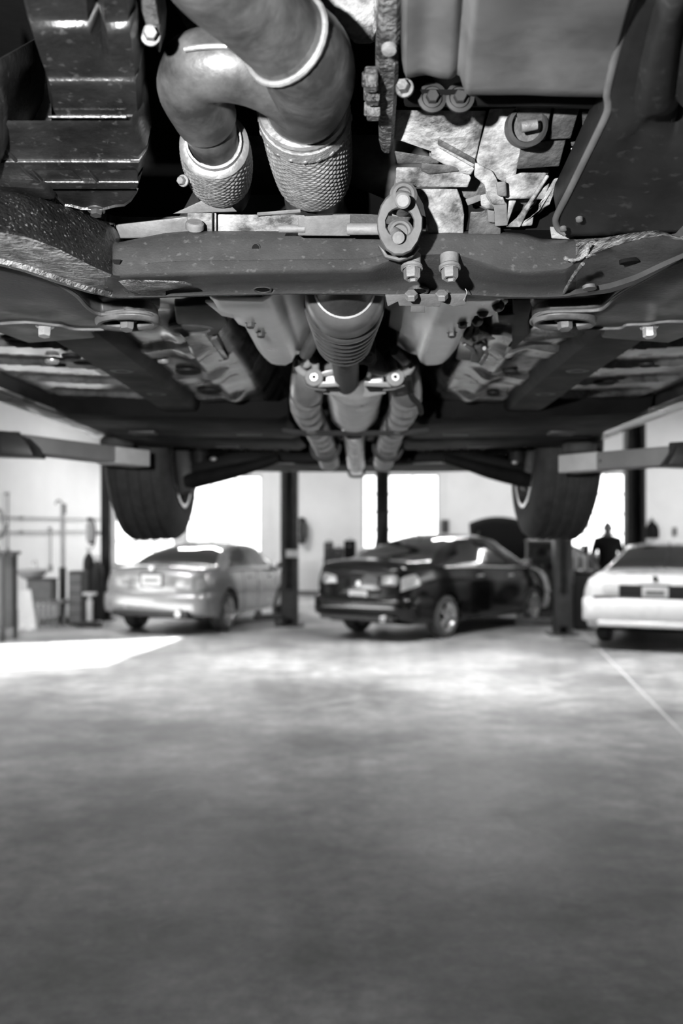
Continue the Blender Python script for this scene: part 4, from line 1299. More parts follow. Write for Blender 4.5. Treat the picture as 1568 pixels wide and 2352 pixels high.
bm = NB(); slab(bm, [P(748, 820, 1.62), P(800, 828, 1.62), P(846, 820, 1.62), P(862, 812, 1.62), P(864, 826, 1.63), P(846, 838, 1.64), P(800, 840, 1.64), P(752, 832, 1.63)], (0, .02, .03), .003)
part('flange_yoke', bm, M['arm_grey'], joint)
bm = NB(); hexbolt(bm, P(848, 824, 1.615), (0, -1, -.3), .008, .008)
part('bolt', bm, M['bolt'], joint)
bm = NB()
rows = [[Q(x, D, .40 - .06 * abs(x) / .14) for x in (-.15, -.10, 0, .10, .15)] for D in (1.15, 1.6, 2.0, 2.4)]
loft(bm, rows)
part('tunnel_shade_sheet', bm, M['black'])  # added black sheet; shade up in the tunnel put into its colour
for sx in (-1, 1):
    bm = NB(); tube(bm, [P(734, 758, 1.52), P(718, 784, 1.58), P(702, 812, 1.66)] if sx < 0 else [P(905, 806, 1.66), P(930, 830, 1.7)], .011 if sx < 0 else .008, n=14, sub=4)
    part('sensor', bm, M['galv'])

# --- catalyst / muffler can with its hanger cradle
c0 = P(815, 858, 1.86); ax = V(.01, 1, 0).normalized()
bm = NB(); lathe(bm, c0, ax, [(-.05, .024), (-.03, .030), (-.008, .048), (0, .0575), (.008, .059), (.50, .059), (.515, .0595), (.53, .058), (.545, .054), (.60, .03), (.60, 0)], 48)
can = part('muffler', bm, M['cat_can'], smooth=50)
bm = NB(); lathe(bm, c0, ax, [(.0, .0595), (.004, .0615), (.012, .0615), (.016, .0595)], 48, closed=True)
part('can_seam', bm, M['chrome'], can)
bm = NB(); lathe(bm, c0 + ax * .505, ax, [(0, .0595), (.006, .061), (.012, .0595)], 48)
part('can_seam', bm, M['chrome'], can)
cast('cradle_plate', [(742, 888, 1.84), (780, 896, 1.84), (796, 884, 1.83), (836, 884, 1.83), (846, 896, 1.84), (884, 888, 1.84), (886, 904, 1.85), (846, 912, 1.85), (780, 912, 1.85), (742, 904, 1.85)], 1.84, .02, 'chrome', .003, can)
for sx in (-1, 1):
    X = lambda x: 814 + sx * (x - 814)
    # two bright bars and the block between them
    cast('cradle_bar', [(X(854), 846, 1.77), (X(894), 856, 1.77), (X(894), 867, 1.775), (X(848), 857, 1.775)], 1.77, .04, 'chrome', .004, can)
    cast('cradle_block', [(X(853), 858, 1.79), (X(880), 864, 1.79), (X(880), 878, 1.79), (X(850), 876, 1.79)], 1.79, .03, 'cat_can', .004, can)
    cast('cradle_bar', [(X(836), 876, 1.77), (X(896), 878, 1.77), (X(898), 890, 1.775), (X(834), 887, 1.775)], 1.77, .04, 'chrome', .004, can)
    cast('cradle_bar', [(X(838), 886, 1.81), (X(896), 891, 1.81), (X(890), 897, 1.815), (X(846), 898, 1.815)], 1.81, .04, 'rail', .002, can)
    # rubber hook with its pin
    c = P(X(907), 868, 1.775)
    bm = NB()
    lathe(bm, c, (0, -1, 0), [(-.012, .012), (-.012, .0155), (0, .017), (.008, .0155), (.009, .009), (.009, 0)], 30)
    tube(bm, [P(X(922), 862, 1.78), P(X(938), 852, 1.78), P(X(944), 840, 1.78), P(X(934), 834, 1.78), P(X(924), 838, 1.78), P(X(918), 830, 1.78), P(X(914), 822, 1.78), P(X(906), 828, 1.78), P(X(904), 842, 1.78), P(X(904), 856, 1.78)], .0072, n=12, sub=4)
    hk = part('rubber_hanger', bm, M['rubber_pale'])
    bm = NB(); lathe(bm, c + V(0, -.009, 0), (0, -1, 0), [(0, .0075), (.003, .007), (.003, .003), (0, .0028), (0, 0)], 24)
    part('pin', bm, M['chrome'], hk)
    bm = NB(); cyl(bm, P(X(938), 822, 1.76), P(X(936), 838, 1.78), .006, n=12, bevel=.001)
    part('hanger_stud', bm, M['galv'], hk)
    bm = NB(); tube(bm, [P(X(880), 896, 1.79), P(X(905), 893, 1.785), P(X(928), 885, 1.785)], .0022, n=8, sub=4)
    part('hanger_wire', bm, M['galv'], hk)
    # corrugated exhaust pipes
    if sx < 0:
        pts = [P(716, 868, 1.92) + V(0, 0, .045), P(704, 898, 2.0), P(704, 940, 2.22), P(728, 985, 2.58), P(748, 1030, 3.02), P(756, 1060, 3.4)]
    else:
        pts = [P(915, 868, 1.92) + V(0, 0, .045), P(930, 898, 2.0), P(926, 940, 2.22), P(902, 985, 2.58), P(888, 1030, 3.02), P(880, 1060, 3.4)]
    bm = NB(); tube(bm, pts, .034, n=26, sub=60, ripple=lambda s, t: -.010 * max(0, math.cos(s * 52 + .4 * math.cos(t))) ** 5)
    part('corrugated_pipe', bm, M['corrugated'], smooth=80)
    bm = NB(); lathe(bm, pts[4] - V(0, .08, 0), (0, 1, -.1), [(-.01, .038), (0, .047), (.012, .047), (.02, .038)], 28)
    part('pipe_flange', bm, M['galv'])
bm = NB(); tube(bm, [P(938, 868, 1.74), P(940, 895, 1.78), P(948, 915, 1.86), P(962, 930, 1.95), P(966, 948, 2.02)], .006, n=8, sub=5)
part('black_cable', bm, M['rail'])
# thin cross plate
cast('cross_plate', [(648, 984, 2.38), (700, 989, 2.38), (930, 989, 2.38), (984, 983, 2.38), (986, 991, 2.40), (930, 1001, 2.42), (700, 1001, 2.42), (648, 993, 2.40)], 2.38, .06, 'galv', .004)
bm = NB(); tube(bm, [P(812, 985, 2.65), P(814, 1015, 2.95), P(818, 1068, 3.7)], .031, n=24, sub=5)
part('tail_shaft', bm, M['chrome'], smooth=60)

# --- fuel tank halves, rear subframe, trailing arms
for sx in (-1, 1):
    rows = []
    for D, hb in ((2.34, .30), (2.36, .262), (2.40, .252), (2.75, .250), (2.80, .262), (2.84, .250), (3.18, .252), (3.24, .27), (3.26, .33)):
        rows.append([Q(sx * .135, D, .36), Q(sx * .15, D, hb + .01), Q(sx * .17, D, hb), Q(sx * .40, D, hb + .004), Q(sx * .68, D, hb + .012), Q(sx * .71, D, hb + .03), Q(sx * .72, D, .36)])
    bm = NB(); loft(bm, rows)
    tk = part('fuel_tank', bm, M['tank'], smooth=35)
    for (x, D) in ((.24, 2.62), (.52, 2.62), (.35, 3.02)):
        bm = NB(); slab(bm, [Q(sx * x, D, .25), Q(sx * (x + .07), D, .25), Q(sx * (x + .07), D + .05, .25), Q(sx * x, D + .05, .25)], (0, 0, .02), .004)
        part('tank_strap', bm, M['arm_grey'], tk)
bm = NB()
pslab(bm, [(430, 1066, 3.5), (520, 1042, 3.5), (640, 1012, 3.5), (1010, 1012, 3.5), (1110, 1042, 3.5), (1212, 1066, 3.5), (1204, 1092, 3.5), (1100, 1072, 3.5), (1030, 1062, 3.5), (620, 1064, 3.5), (540, 1074, 3.5), (440, 1098, 3.5)], 3.5, .16, .012)
rs = part('rear_subframe', bm, M['rail'])
for sx, pts in ((-1, [(640, 1052, 3.42), (590, 1068, 3.44), (520, 1086, 3.47), (430, 1106, 3.52)]), (1, [(1020, 1052, 3.42), (1070, 1066, 3.44), (1130, 1084, 3.47), (1216, 1104, 3.52)])):
    bm = NB(); tube(bm, [P(*p).to_tuple() + (r,) for p, r in zip(pts, (.016, .02, .026, .03))], n=14, sub=5)
    part('rear_lower_arm', bm, M['rail'])
    x0 = 458 if sx < 0 else 1186
    bm = NB(); cyl(bm, P(x0, 1000, 3.5), P(x0 - sx * 2, 1102, 3.55), .026, n=18, bevel=.003)
    part('damper', bm, M['arm_grey'])
    bm = NB(); slab(bm, [P(x, y, 3.5) for x, y in ([(398, 1010), (436, 1030), (446, 1096), (440, 1130), (404, 1140), (398, 1090)] if sx < 0 else [(1246, 1010), (1208, 1030), (1200, 1090), (1206, 1124), (1236, 1140), (1246, 1090)])], (0, .1, 0), .01)
    part('wheel_knuckle', bm, M['arm_grey'])
    bm = NB(); bmesh.ops.create_uvsphere(bm, u_segments=14, v_segments=10, radius=.008)
    bmesh.ops.scale(bm, vec=(1.6, 1, 1), verts=bm.verts)
    bmesh.ops.translate(bm, verts=bm.verts, vec=P(490 if sx < 0 else 1182, 1054 if sx < 0 else 1062, 3.46))
    part('arm_nut', bm, M['chrome'])
    bm = NB(); slab(bm, [Q(sx * .22, 3.28, .30), Q(sx * .56, 3.28, .30), Q(sx * .54, 3.7, .245), Q(sx * .22, 3.7, .24)], (0, 0, .02), .004)
    mf = part('rear_muffler_box', bm, M['floorpan'])
    for k in range(4):
        bm = NB(); slab(bm, [Q(sx * (.26 + k * .06), 3.3, .296), Q(sx * (.28 + k * .06), 3.3, .296), Q(sx * (.28 + k * .06), 3.66, .245), Q(sx * (.26 + k * .06), 3.66, .245)], (0, 0, .02), .003)
        part('box_rib', bm, M['arm_grey'], mf)
bm = NB(); rows = []
for f in np.linspace(-1, 1, 31):
    x = f * .86
    y = 4.42 - .20 * abs(f) ** 3
    rows.append([Q(x, y - .35, .262 + .01 * abs(f)), Q(x, y - .02, .252), Q(x, y, .262), Q(x, y + .03, .42)])
loft(bm, rows)
part('rear_bumper_cover', bm, M['tank'], smooth=50)
bm = NB(); slab(bm, [Q(-.7, 3.25, .36), Q(.7, 3.25, .36), Q(.7, 4.2, .30), Q(-.7, 4.2, .30)], (0, 0, .03), .005)
part('trunk_floor', bm, M['rail'])
bm = NB()
ring = [(806, 1078), (830, 1078), (836, 1083), (834, 1091), (828, 1094), (808, 1094), (803, 1090), (801, 1083), (806, 1078)]
tube(bm, [P(x, y, 4.30) for x, y in ring], .006, n=10, sub=3, cap=False)
part('tow_loop', bm, M['rail'])

# --- body shell above and road wheels
body_l = Sedan(L=4.7, W=1.80, H=1.43, wb=2.80, ro=.98)
body_l.fs = pchip([0, .03, .10, .2, .8, .93, .98, 1], [.30, .27, .25, .235, .235, .26, .30, .34])
GZ = 1.72
# the shell faces the lens (its nose is over the camera): turn it half round by mirroring y
shell = body_l.body('body_shell', M['paint_lifted'], None)
me = shell.data
yc = 3.58 + body_l.yr     # rear axle at depth 3.58
for v in me.vertices:
    y = yc - v.co.y
    v.co = Q(v.co.x, y, GZ - CZ + v.co.z) - car.location
me.flip_normals()
shell.parent = car
for side in (-1, 1):
    for quad in (((.22, 4.12), (.47, 4.12), (.47, 4.9), (.335, 4.9)), ((.49, 4.12), (.70, 4.12), (.61, 4.9), (.49, 4.9))):
        bm = NB(); body_l.patch(bm, quad, side=side)
        for v in bm.verts: v.co = Q(v.co.x, yc - v.co.y, GZ - CZ + v.co.z)
        part('side_window', bm, M['car_glass'], shell)
for y in (3.58, .78):
    for x in (-1, 1):
        bm = NB(); rows = []
        for k in range(17):
            th = math.pi * k / 16
            c, z = math.cos(th) * .38, .31 + math.sin(th) * .38
            rows.append([Q(x * .84, y + c, GZ - CZ + z), Q(x * .52, y + c, GZ - CZ + z)])
        loft(bm, rows)
        part('wheel_well', bm, M['black'])
for y, drop, names in ((3.58, 0, 'rear'), (.78, 0, 'front')):
    for x in (-1, 1):
        a, b = wheel_bm(.33, .215, .215, x, 5)
        cx = x * .72
        cc = Q(cx, y, .291)
        camb = Matrix.Rotation(math.radians(1.5 * x), 3, 'Y')
        toe = rotz(-YAW)
        for q in (a, b):
            bmesh.ops.rotate(q, verts=q.verts, cent=(0, 0, 0), matrix=toe @ camb)
            bmesh.ops.translate(q, verts=q.verts, vec=cc)
        t = part('tyre', a, M['tyre'])
        part('wheel_rim', b, M['alloy'], t)
        c = NB(); lathe(c, cc - V(x * .02, 0, 0), (x, 0, 0), [(0, .05), (0, .15), (.022, .15), (.022, .05)], 28, closed=True)
        part('brake_disc', c, M['steel'], t)
        c = NB(); lathe(c, cc - V(x * .09, 0, 0), (x, 0, 0), [(0, 0), (0, .06), (.08, .06), (.08, 0)], 20)
        part('wheel_hub', c, M['rail'], t)

# ------------------------------------------------------------------ the two-post lift that carries it
def lift_side(sx, tip, knee, arm_y, shoe, label):
    cx, cy = sx * 1.62, 2.3
    t = thing('car_lift_post', label, 'car lift', (cx, cy, 0), 0, None)
    bm = NB(); box(bm, (cx, cy, 1.9), (.22, .30, 3.8), bevel=.01)
    box(bm, (cx - sx * .12, cy - .12, 1.9), (.04, .05, 3.78), bevel=.004); box(bm, (cx - sx * .12, cy + .12, 1.9), (.04, .05, 3.78), bevel=.004)
    obj('column', bm, M['lift_dark'], t)
    bm = NB(); box(bm, (cx, cy, .012), (.5, .5, .024), bevel=.004)
    obj('base_plate', bm, M['lift_dark'], t)
    bm = NB(); box(bm, (cx - sx * .17, cy, tip.z + .03), (.08, .5, .5), bevel=.01)
    obj('carriage', bm, M['lift_dark'], t)
    root = V(cx - sx * .2, cy + .16, arm_y)
    d = (knee - root); 
    bm = NB()
    tube(bm, [root, root.lerp(knee, .5), knee], .058, n=4, sub=1)
    obj('outer_arm', bm, M['lift_dark'], t, smooth=20)
    return t
def arm_box(name, a, b, wv, wh, m, parent):
    """Rectangular tube from a to b."""
    a, b = Vector(a), Vector(b)
    d = (b - a).normalized(); u = d.cross(V(0, 0, 1)).normalized()
    bm = NB()
    q = [a + u * wv / 2, a - u * wv / 2, a - u * wv / 2 - V(0, 0, wh), a + u * wv / 2 - V(0, 0, wh)]
    slab(bm, q, b - a, .004)
    return obj(name, bm, m, parent)
def lift(sx, label):
    cx, cy = sx * 1.62, 2.35
    t = thing('car_lift', label, 'car lift', (cx, cy, 0))
    bm = NB()
    box(bm, (cx + sx * .08, cy, 1.95), (.05, .34, 3.9), bevel=.008)
    for s in (-1, 1):
        box(bm, (cx - sx * .03, cy + s * .155, 1.95), (.20, .03, 3.88), bevel=.006)
        box(bm, (cx - sx * .13, cy + s * .12, 1.95), (.02, .06, 3.86), bevel=.004)
    obj('column', bm, M['lift_dark'], t)
    bm = NB(); box(bm, (cx, cy, .012), (.55, .55, .024), bevel=.004)
    obj('base_plate', bm, M['lift_dark'], t)
    bm = NB(); box(bm, (cx - sx * .10, cy, 1.98), (.16, .24, .6), bevel=.01)
    obj('carriage', bm, M['lift_dark'], t)
    return t
LL = lift(-1, 'two-post car lift on the left carrying the raised car, its pale arm under the sill')
a0 = V(-1.42, 2.42, 1.905)
tip = P(325, 1037, 3.02); mid_ = P(60, 1010, 2.72)
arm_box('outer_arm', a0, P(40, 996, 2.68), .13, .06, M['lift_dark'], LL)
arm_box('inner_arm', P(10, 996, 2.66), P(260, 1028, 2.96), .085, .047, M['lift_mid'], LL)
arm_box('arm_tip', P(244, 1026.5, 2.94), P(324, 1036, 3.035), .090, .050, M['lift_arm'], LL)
bm = NB(); slab(bm, [P(-120, 980, 2.6), P(16, 990, 2.6), P(48, 1000, 2.6), P(66, 1022, 2.6), P(76, 1048, 2.6), P(-120, 1042, 2.6)], (0, .12, 0), .004)
obj('arm_sleeve', bm, M['lift_dark'], LL)
bm = NB(); cyl(bm, P(268, 1030, 3.02), P(268, 1006, 3.02), .05, n=24, bevel=.006)
obj('lift_pad', bm, M['rubber'], LL)
LR = lift(1, 'car lift on the right under the raised car, pale arm with a bolt hole')
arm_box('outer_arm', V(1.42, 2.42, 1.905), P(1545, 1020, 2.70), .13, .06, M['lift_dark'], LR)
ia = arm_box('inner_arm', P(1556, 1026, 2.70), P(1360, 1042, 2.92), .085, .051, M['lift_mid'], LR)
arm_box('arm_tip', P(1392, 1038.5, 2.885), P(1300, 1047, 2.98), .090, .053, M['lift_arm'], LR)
bm = NB(); cyl(bm, P(1381, 1059, 2.845), P(1381, 1059, 2.86), .006, n=14)
obj('bolt_hole', bm, M['black'], LR)
bm = NB(); slab(bm, [P(1700, 1010, 2.62), P(1580, 1019, 2.62), P(1556, 1022, 2.62), P(1548, 1042, 2.62), P(1534, 1068, 2.62), P(1700, 1074, 2.62)], (0, .12, 0), .004)
obj('arm_sleeve', bm, M['lift_dark'], LR)
bm = NB(); cyl(bm, P(1330, 1042, 2.97), P(1330, 1018, 2.97), .05, n=24, bevel=.006)
obj('lift_pad', bm, M['rubber'], LR)
# ------------------------------------------------------------------ cars on the floor
def ground(px, py):
    D = CZ * S / (py - 1215)
    return V((px - 784) / S * D, D, 0)

def build_car(label, s, paint, loc, heading, lamp='lamp_red', chrome_belt=True, spoiler=False, style='round', hood_up=False, plate_z=.80, spokes=5, rim='alloy', cat='car'):
    """heading: angle of the nose from the +Y axis, clockwise, in degrees."""
    car = thing('car', label, cat, loc, -math.radians(heading))
    B = lambda name, bm, m, parent=None, **k: obj(name, bm, M[m] if isinstance(m, str) else m, parent or car, local=True, **k)
    body = s.body('body', M[paint], car)
    wheel_wells(s, car)
    bm = NB(); box(bm, (0, 0, .27), (s.W - .36, s.L - .5, .05), bevel=.01)
    B('underbody', bm, 'black')
    add_wheels(s, car, spokes=spokes)
    rt, rb = s.rw[1], s.rw[0]
    wt, wb_ = s.ws[0], s.ws[1]
    for side in (-1, 1):
        for quad in (((rb + .085, 4.15), (.462, 4.15), (.462, 4.88), (rt + .005, 4.86)), ((.478, 4.15), (wb_ - .045, 4.15), (wt - .012, 4.86), (.478, 4.88))):
            bm = NB(); s.patch(bm, quad, side=side)
            B('side_window', bm, 'car_glass')
        bm = NB(); s.patch(bm, ((rb + .045, 4.12), (rb + .075, 4.12), (rt - .005, 4.84), (rt - .02, 4.75)), side=side)
        B('quarter_window', bm, 'car_glass')
        # belt moulding, door handles, mirror, door gaps
        bm = NB(); tube(bm, [s.pt(t, 3.98, side) + V(side * .006, 0, 0) for t in np.linspace(rb + .05, wb_ - .02, 12)], .011, n=8, sub=2)
        B('belt_moulding', bm, 'chrome' if chrome_belt else 'dark_trim')
        for t in (.40, .60):
            c = s.pt(t, 3.35, side)
            bm = NB(); box(bm, c + V(side * .02, 0, 0), (.03, .17, .028), bevel=.008, seg=2)
            B('door_handle', bm, 'chrome' if chrome_belt else paint)
        c = s.pt(wb_ - .045, 4.1, side) + V(side * .10, 0, .05)
        bm = NB(); box(bm, c, (.17, .10, .12), bevel=.03, seg=3); box(bm, c + V(-side * .09, .01, -.05), (.09, .05, .04), bevel=.01)
        mr = B('door_mirror', bm, paint)
        bm = NB(); box(bm, c + V(0, -.052, 0), (.13, .006, .085), bevel=.002)
        B('mirror_glass', bm, 'chrome', mr)
        for t in (.335, .47, .655):
            bm = NB(); tube(bm, [s.pt(t + .01 * (t > .6), v, side) + V(side * .001, 0, 0) for v in (.9, 1.5, 2, 2.6, 3.2, 3.95)], .0045, n=6, sub=2)
            B('door_gap', bm, 'dark_trim')
        # sill line, tail lamp and headlamp wrap
        bm = NB(); tube(bm, [s.pt(t, .95, side) + V(side * .012, 0, .02) for t in np.linspace(.335, .665, 8)], .018, n=8, sub=2)
        B('sill_moulding', bm, paint)
        bm = NB(); s.patch(bm, ((.004, 2.75), (.062, 3.0), (.05, 3.72), (.006, 3.72)), off=.012, side=side)
        zc = .62 * s.fb(.01) + .30 * s.fb(.01)
        zb = s.fb(.012)
        slab(bm, [V(side * x, -s.L / 2 - .006, z) for x, z in ((.40, zb - .17), (.66, zb - .19), (.70, zb - .15), (.70, zb - .04), (.62, zb - .02), (.42, zb - .06))], (0, .03, 0), .008)
        tl = B('tail_lamp', bm, lamp)
        bm = NB(); s.patch(bm, ((.93, 2.9), (.985, 2.7), (.98, 3.7), (.925, 3.75)), off=.01, side=side)
        B('headlamp', bm, 'lamp_clear')
    bm = NB(); rows = 0
    for side in (-1, 1):
        s.patch(bm, ((rb + .008, 5.10), (rt - .006, 5.16), (rt - .006, 6.999), (rb + .008, 6.999)), side=side)
    B('rear_window', bm, 'car_glass')
    bm = NB()
    for side in (-1, 1):
        s.patch(bm, ((wb_ - .008, 5.10), (wt + .008, 5.14), (wt + .008, 6.999), (wb_ - .008, 6.999)), side=side)
    B('windshield', bm, 'car_glass')
    # rear bumper wrapping the corners
    zb0, zb1 = (.36, .66) if style == 'round' else (.40, .72)
    pr = .07 if style == 'round' else .13
    def wrap(z0, z1, out, t_end, rnd):
        rows = []
        path = []
        for f in np.linspace(-1, 1, 41):
            a = abs(f)
            if a < .62:
                x = f / .62 * (s.W / 2 - .20); y = -s.L / 2 - out
            else:
                g = (a - .62) / .38
                if g < .45:
                    th = g / .45 * math.pi / 2
                    x = math.copysign(s.W / 2 - .20 + .20 * math.sin(th), f); y = -s.L / 2 - out + .20 * (1 - math.cos(th))
                else:
                    x = math.copysign(s.W / 2, f); y = -s.L / 2 - out + .20 + (g - .45) / .55 * t_end
            y += .05 * (x / (s.W / 2)) ** 2
            path.append((x, y))
        for k, (x, y) in enumerate(path):
            nx, ny = (0, 1)
            rows.append([V(x, y + .03, z0), V(x, y, z0 + rnd), V(x, y - .012, (z0 + z1) / 2), V(x, y, z1 - rnd), V(x * .985, y + .04, z1), V(x * .9, y + .16, z1)])
        bm = NB(); loft(bm, rows)
        return bm
    bp = B('rear_bumper', wrap(zb0, zb1, pr, .42, .04), paint, smooth=50)
    bm = NB(); box(bm, (0, -s.L / 2 - pr + .01, zb0 - .02), (s.W - .5, .08, .08), bevel=.02)
    B('bumper_valance', bm, 'dark_trim' if style == 'round' else paint, bp)
    if style == 'round':
        bm = NB(); cyl(bm, (s.W / 2 - .42, -s.L / 2 - .10, zb0 - .01), (s.W / 2 - .42, -s.L / 2 + .3, zb0 - .01), .04, n=18)
        lathe(bm, (s.W / 2 - .42, -s.L / 2 - .11, zb0 - .01), (0, 1, 0), [(0, .036), (0, .046), (.06, .046)], 20)
        B('exhaust_tip', bm, 'chrome', bp)
    # boot lid, plate, badge
    zt = s.ft(.012)
    bm = NB(); slab(bm, [V(x, -s.L / 2 - .004, z) for x, z in ((-.42, zb1 + .02), (.42, zb1 + .02), (.42, s.fb(.01) - .03), (.30, s.fb(.01) + .0), (-.30, s.fb(.01) + 0), (-.42, s.fb(.01) - .03))], (0, .02, 0), .006)
    lid = B('boot_lid', bm, paint)
    pz = plate_z
    bm = NB(); box(bm, (0, -s.L / 2 - .016, pz), (.34, .012, .17), bevel=.003)
    pl = B('number_plate', bm, 'plate', lid)
    bm = NB(); box(bm, (0, -s.L / 2 - .010, pz), (.40, .012, .22), bevel=.004)
    B('plate_recess', bm, 'dark_trim', lid)
    bm = NB(); box(bm, (0, -s.L / 2 - .024, pz), (.24, .004, .055), bevel=.001)
    B('plate_text_band', bm, 'steel', pl)
    bm = NB(); lathe(bm, (0, -s.L / 2 - .006, pz + .19), (0, -1, .1), [(0, .04), (.012, .038), (.014, .02), (.014, 0)], 20)
    B('badge', bm, 'chrome' if style == 'round' else 'dark_trim', lid)
    if spoiler:
        bm = NB(); box(bm, (0, -s.L / 2 + .08, s.ft(.03) + .035), (1.35, .16, .03), bevel=.012, seg=2)
        B('boot_spoiler', bm, paint, lid)
    # front bumper and grille
    bm = NB(); box(bm, (0, s.L / 2 - .06, .45), (1.5, .22, .26), bevel=.08, seg=3)
    B('front_bumper', bm, paint)
    bm = NB(); box(bm, (0, s.L / 2 - .01, .56), (.9, .10, .12), bevel=.02)
    B('grille', bm, 'dark_trim')
    # seats show through the glass as shapes; cabin roof aerial
    bm = NB(); tube(bm, [V(0, s.L * (rt - .5) - .02, s.ft(rt + .01)), V(0, s.L * (rt - .5) - .12, s.ft(rt + .01) + .05)], .008, n=8, sub=2)
    B('roof_aerial', bm, 'dark_trim')
    return car, B

def place(s, heading, wheel_px, wheel='rr'):
    """Ground origin so that the named wheel stands where the photograph shows it."""
    a = math.radians(heading)
    f, r = V(math.sin(a), math.cos(a), 0), V(math.cos(a), -math.sin(a), 0)
    x, y = {'rr': (s.W / 2 - .12, s.yr), 'rl': (-s.W / 2 + .12, s.yr)}[wheel]
    return ground(*wheel_px) - f * y - r * x

silver = Sedan(L=4.62, W=1.82, H=1.44, wb=2.76, ro=.96)
build_car('silver sedan parked nose away on the left, sunlit boot toward us', silver, 'paint_silver', place(silver, 17, (513, 1449)), 17, chrome_belt=False, plate_z=.86)
black = Sedan(L=4.95, W=1.86, H=1.58, wb=2.80, ro=1.05,
    top=[(0, .93), (.012, 1.06), (.04, 1.10), (.10, 1.115), (.15, 1.12), (.25, 1.29), (.345, 1.40), (.44, 1.45), (.53, 1.445), (.60, 1.40), (.68, 1.21), (.745, 1.04), (.80, .98), (.90, .88), (.96, .78), (.99, .66), (1, .55)], rw=(.15, .345), ws=(.60, .745))
build_car('black sedan with a bright window line between two dark lift posts', black, 'paint_black', place(black, 38, (1016, 1465)), 38, chrome_belt=True, plate_z=.66)
white = Sedan(L=5.3, W=1.98, H=1.46, wb=2.91, ro=1.25, crown=.02,
    top=[(0, .88), (.008, 1.0), (.03, 1.035), (.10, 1.06), (.20, 1.08), (.27, 1.24), (.35, 1.40), (.45, 1.45), (.54, 1.44), (.60, 1.38), (.66, 1.2), (.72, 1.03), (.80, .99), (.92, .92), (.97, .85), (.99, .72), (1, .6)],
    belt=[(0, .84), (.008, .93), (.04, .95), (.2, .97), (.5, .96), (.72, .94), (.9, .86), (.97, .78), (1, .55)],
    roof=[(0, .60), (.02, .72), (.10, .76), (.20, .77), (.27, .68), (.35, .60), (.45, .61), (.54, .61), (.60, .61), (.72, .74), (.82, .74), (.93, .66), (1, .4)],
    hw=[(0, .70), (.006, .80), (.02, .86), (.06, .885), (.4, .90), (.8, .89), (.94, .83), (.985, .72), (1, .55)], rw=(.20, .35), ws=(.60, .72))
wc, WB = build_car('white sedan with a deep white rear bumper parked at the right edge', white, 'paint_white', place(white, 24, (1388, 1470), 'rl'), 24, chrome_belt=True, style='box', plate_z=.80, lamp='lamp_clear')
# the white car's dark number-plate panel between the lamps
bm = NB(); box(bm, (0, -white.L / 2 - .006, .80), (.95, .012, .20), bevel=.004)
WB('rear_garnish', bm, 'dark_trim')
bm = NB(); box(bm, (0, -white.L / 2 - .03, .725), (1.62, .10, .035), bevel=.006)
WB('bumper_gap', bm, 'dark_trim')
# car with a raised bonnet behind the black one
grey = Sedan(L=4.5, W=1.8, H=1.44, wb=2.7, ro=.95)
gc, GB = build_car('charcoal car with its bonnet raised behind the black sedan', grey, 'paint_dark', V(4.03, 21.45, 0), -140, chrome_belt=False)
bm = NB()
hinge, Hn = grey.L / 2 - 1.18, 1.0
rows = []
for f in np.linspace(0, 1, 8):
    y = hinge + .25 * f; z = 1.0 + .78 * f - .06 * math.sin(math.pi * f)
    rows.append([V(x * (1 - .12 * f), y, z + (.03 + .10 * f) * (1 - (x / .76) ** 2)) for x in np.linspace(-.76, .76, 11)])
loft(bm, rows)
hood = GB('raised_bonnet', bm, 'paint_dark')
sd = hood.modifiers.new('thickness', 'SOLIDIFY'); sd.thickness = .03
bm = NB(); cyl(bm, (.6, hinge + .75, .9), (.45, hinge + .2, 1.6), .01, n=8)
GB('bonnet_prop', bm, 'steel', hood)
bm = NB(); box(bm, (0, hinge + .5, .80), (1.2, .7, .2), bevel=.05)
GB('engine_cover', bm, 'dark_steel')

# ------------------------------------------------------------------ lift posts standing in the shop
def post(px, py, w, H, label, m='lift_dark', facing=0.0, extra=None, name='car_lift_post'):
    g = ground(px, py)
    t = thing(name, label, 'lift post', g, facing)
    d = w * .9
    bm = NB()
    box(bm, (0, d * .38, H / 2), (w, .05, H), bevel=.006)
    for sx in (-1, 1):
        box(bm, (sx * (w / 2 - .015), 0, H / 2), (.03, d * .8, H - .02), bevel=.005)
        box(bm, (sx * (w / 2 - .05), -d * .38, H / 2), (.075, .02, H - .04), bevel=.004)
    obj('column', bm, M[m], t, local=True)
    bm = NB(); box(bm, (0, 0, .012), (w * 1.7, d * 1.8, .024), bevel=.004)
    bp = obj('base_plate', bm, M[m], t, local=True)
    for sx in (-1, 1):
        for sy in (-1, 1):
            bm = NB(); hexbolt(bm, (sx * w * .7, sy * d * .75, .024), (0, 0, 1), .018, .02)
            obj('anchor_bolt', bm, M['steel'], bp, local=True)
    bm = NB(); box(bm, (0, -d * .30, .38), (w * .62, d * .35, .5), bevel=.01)
    obj('carriage', bm, M[m], t, local=True)
    bm = NB(); box(bm, (0, 0, H + .05), (w * 1.2, d * 1.2, .1), bevel=.01)
    obj('top_plate', bm, M[m], t, local=True)
    return t, w, d
def lift_arm(t, x, y0, length, ang, w=.10, z=.12, m='lift_dark'):
    bm = NB()
    c, s_ = math.cos(ang), math.sin(ang)
    a = V(x, y0, z); b = a + V(c * length, s_ * length, 0)
    u = V(-s_, c, 0)
    slab(bm, [a + u * w / 2, a - u * w / 2, a - u * w / 2 + V(0, 0, .1), a + u * w / 2 + V(0, 0, .1)], b - a, .006)
    o = obj('swing_arm', bm, M[m], t, local=True)
    bm = NB(); cyl(bm, b - V(c, s_, 0) * .07 + V(0, 0, .1), b - V(c, s_, 0) * .07 + V(0, 0, .17), .06, n=18, bevel=.008)
    obj('lift_pad', bm, M['rubber'], o, local=True)
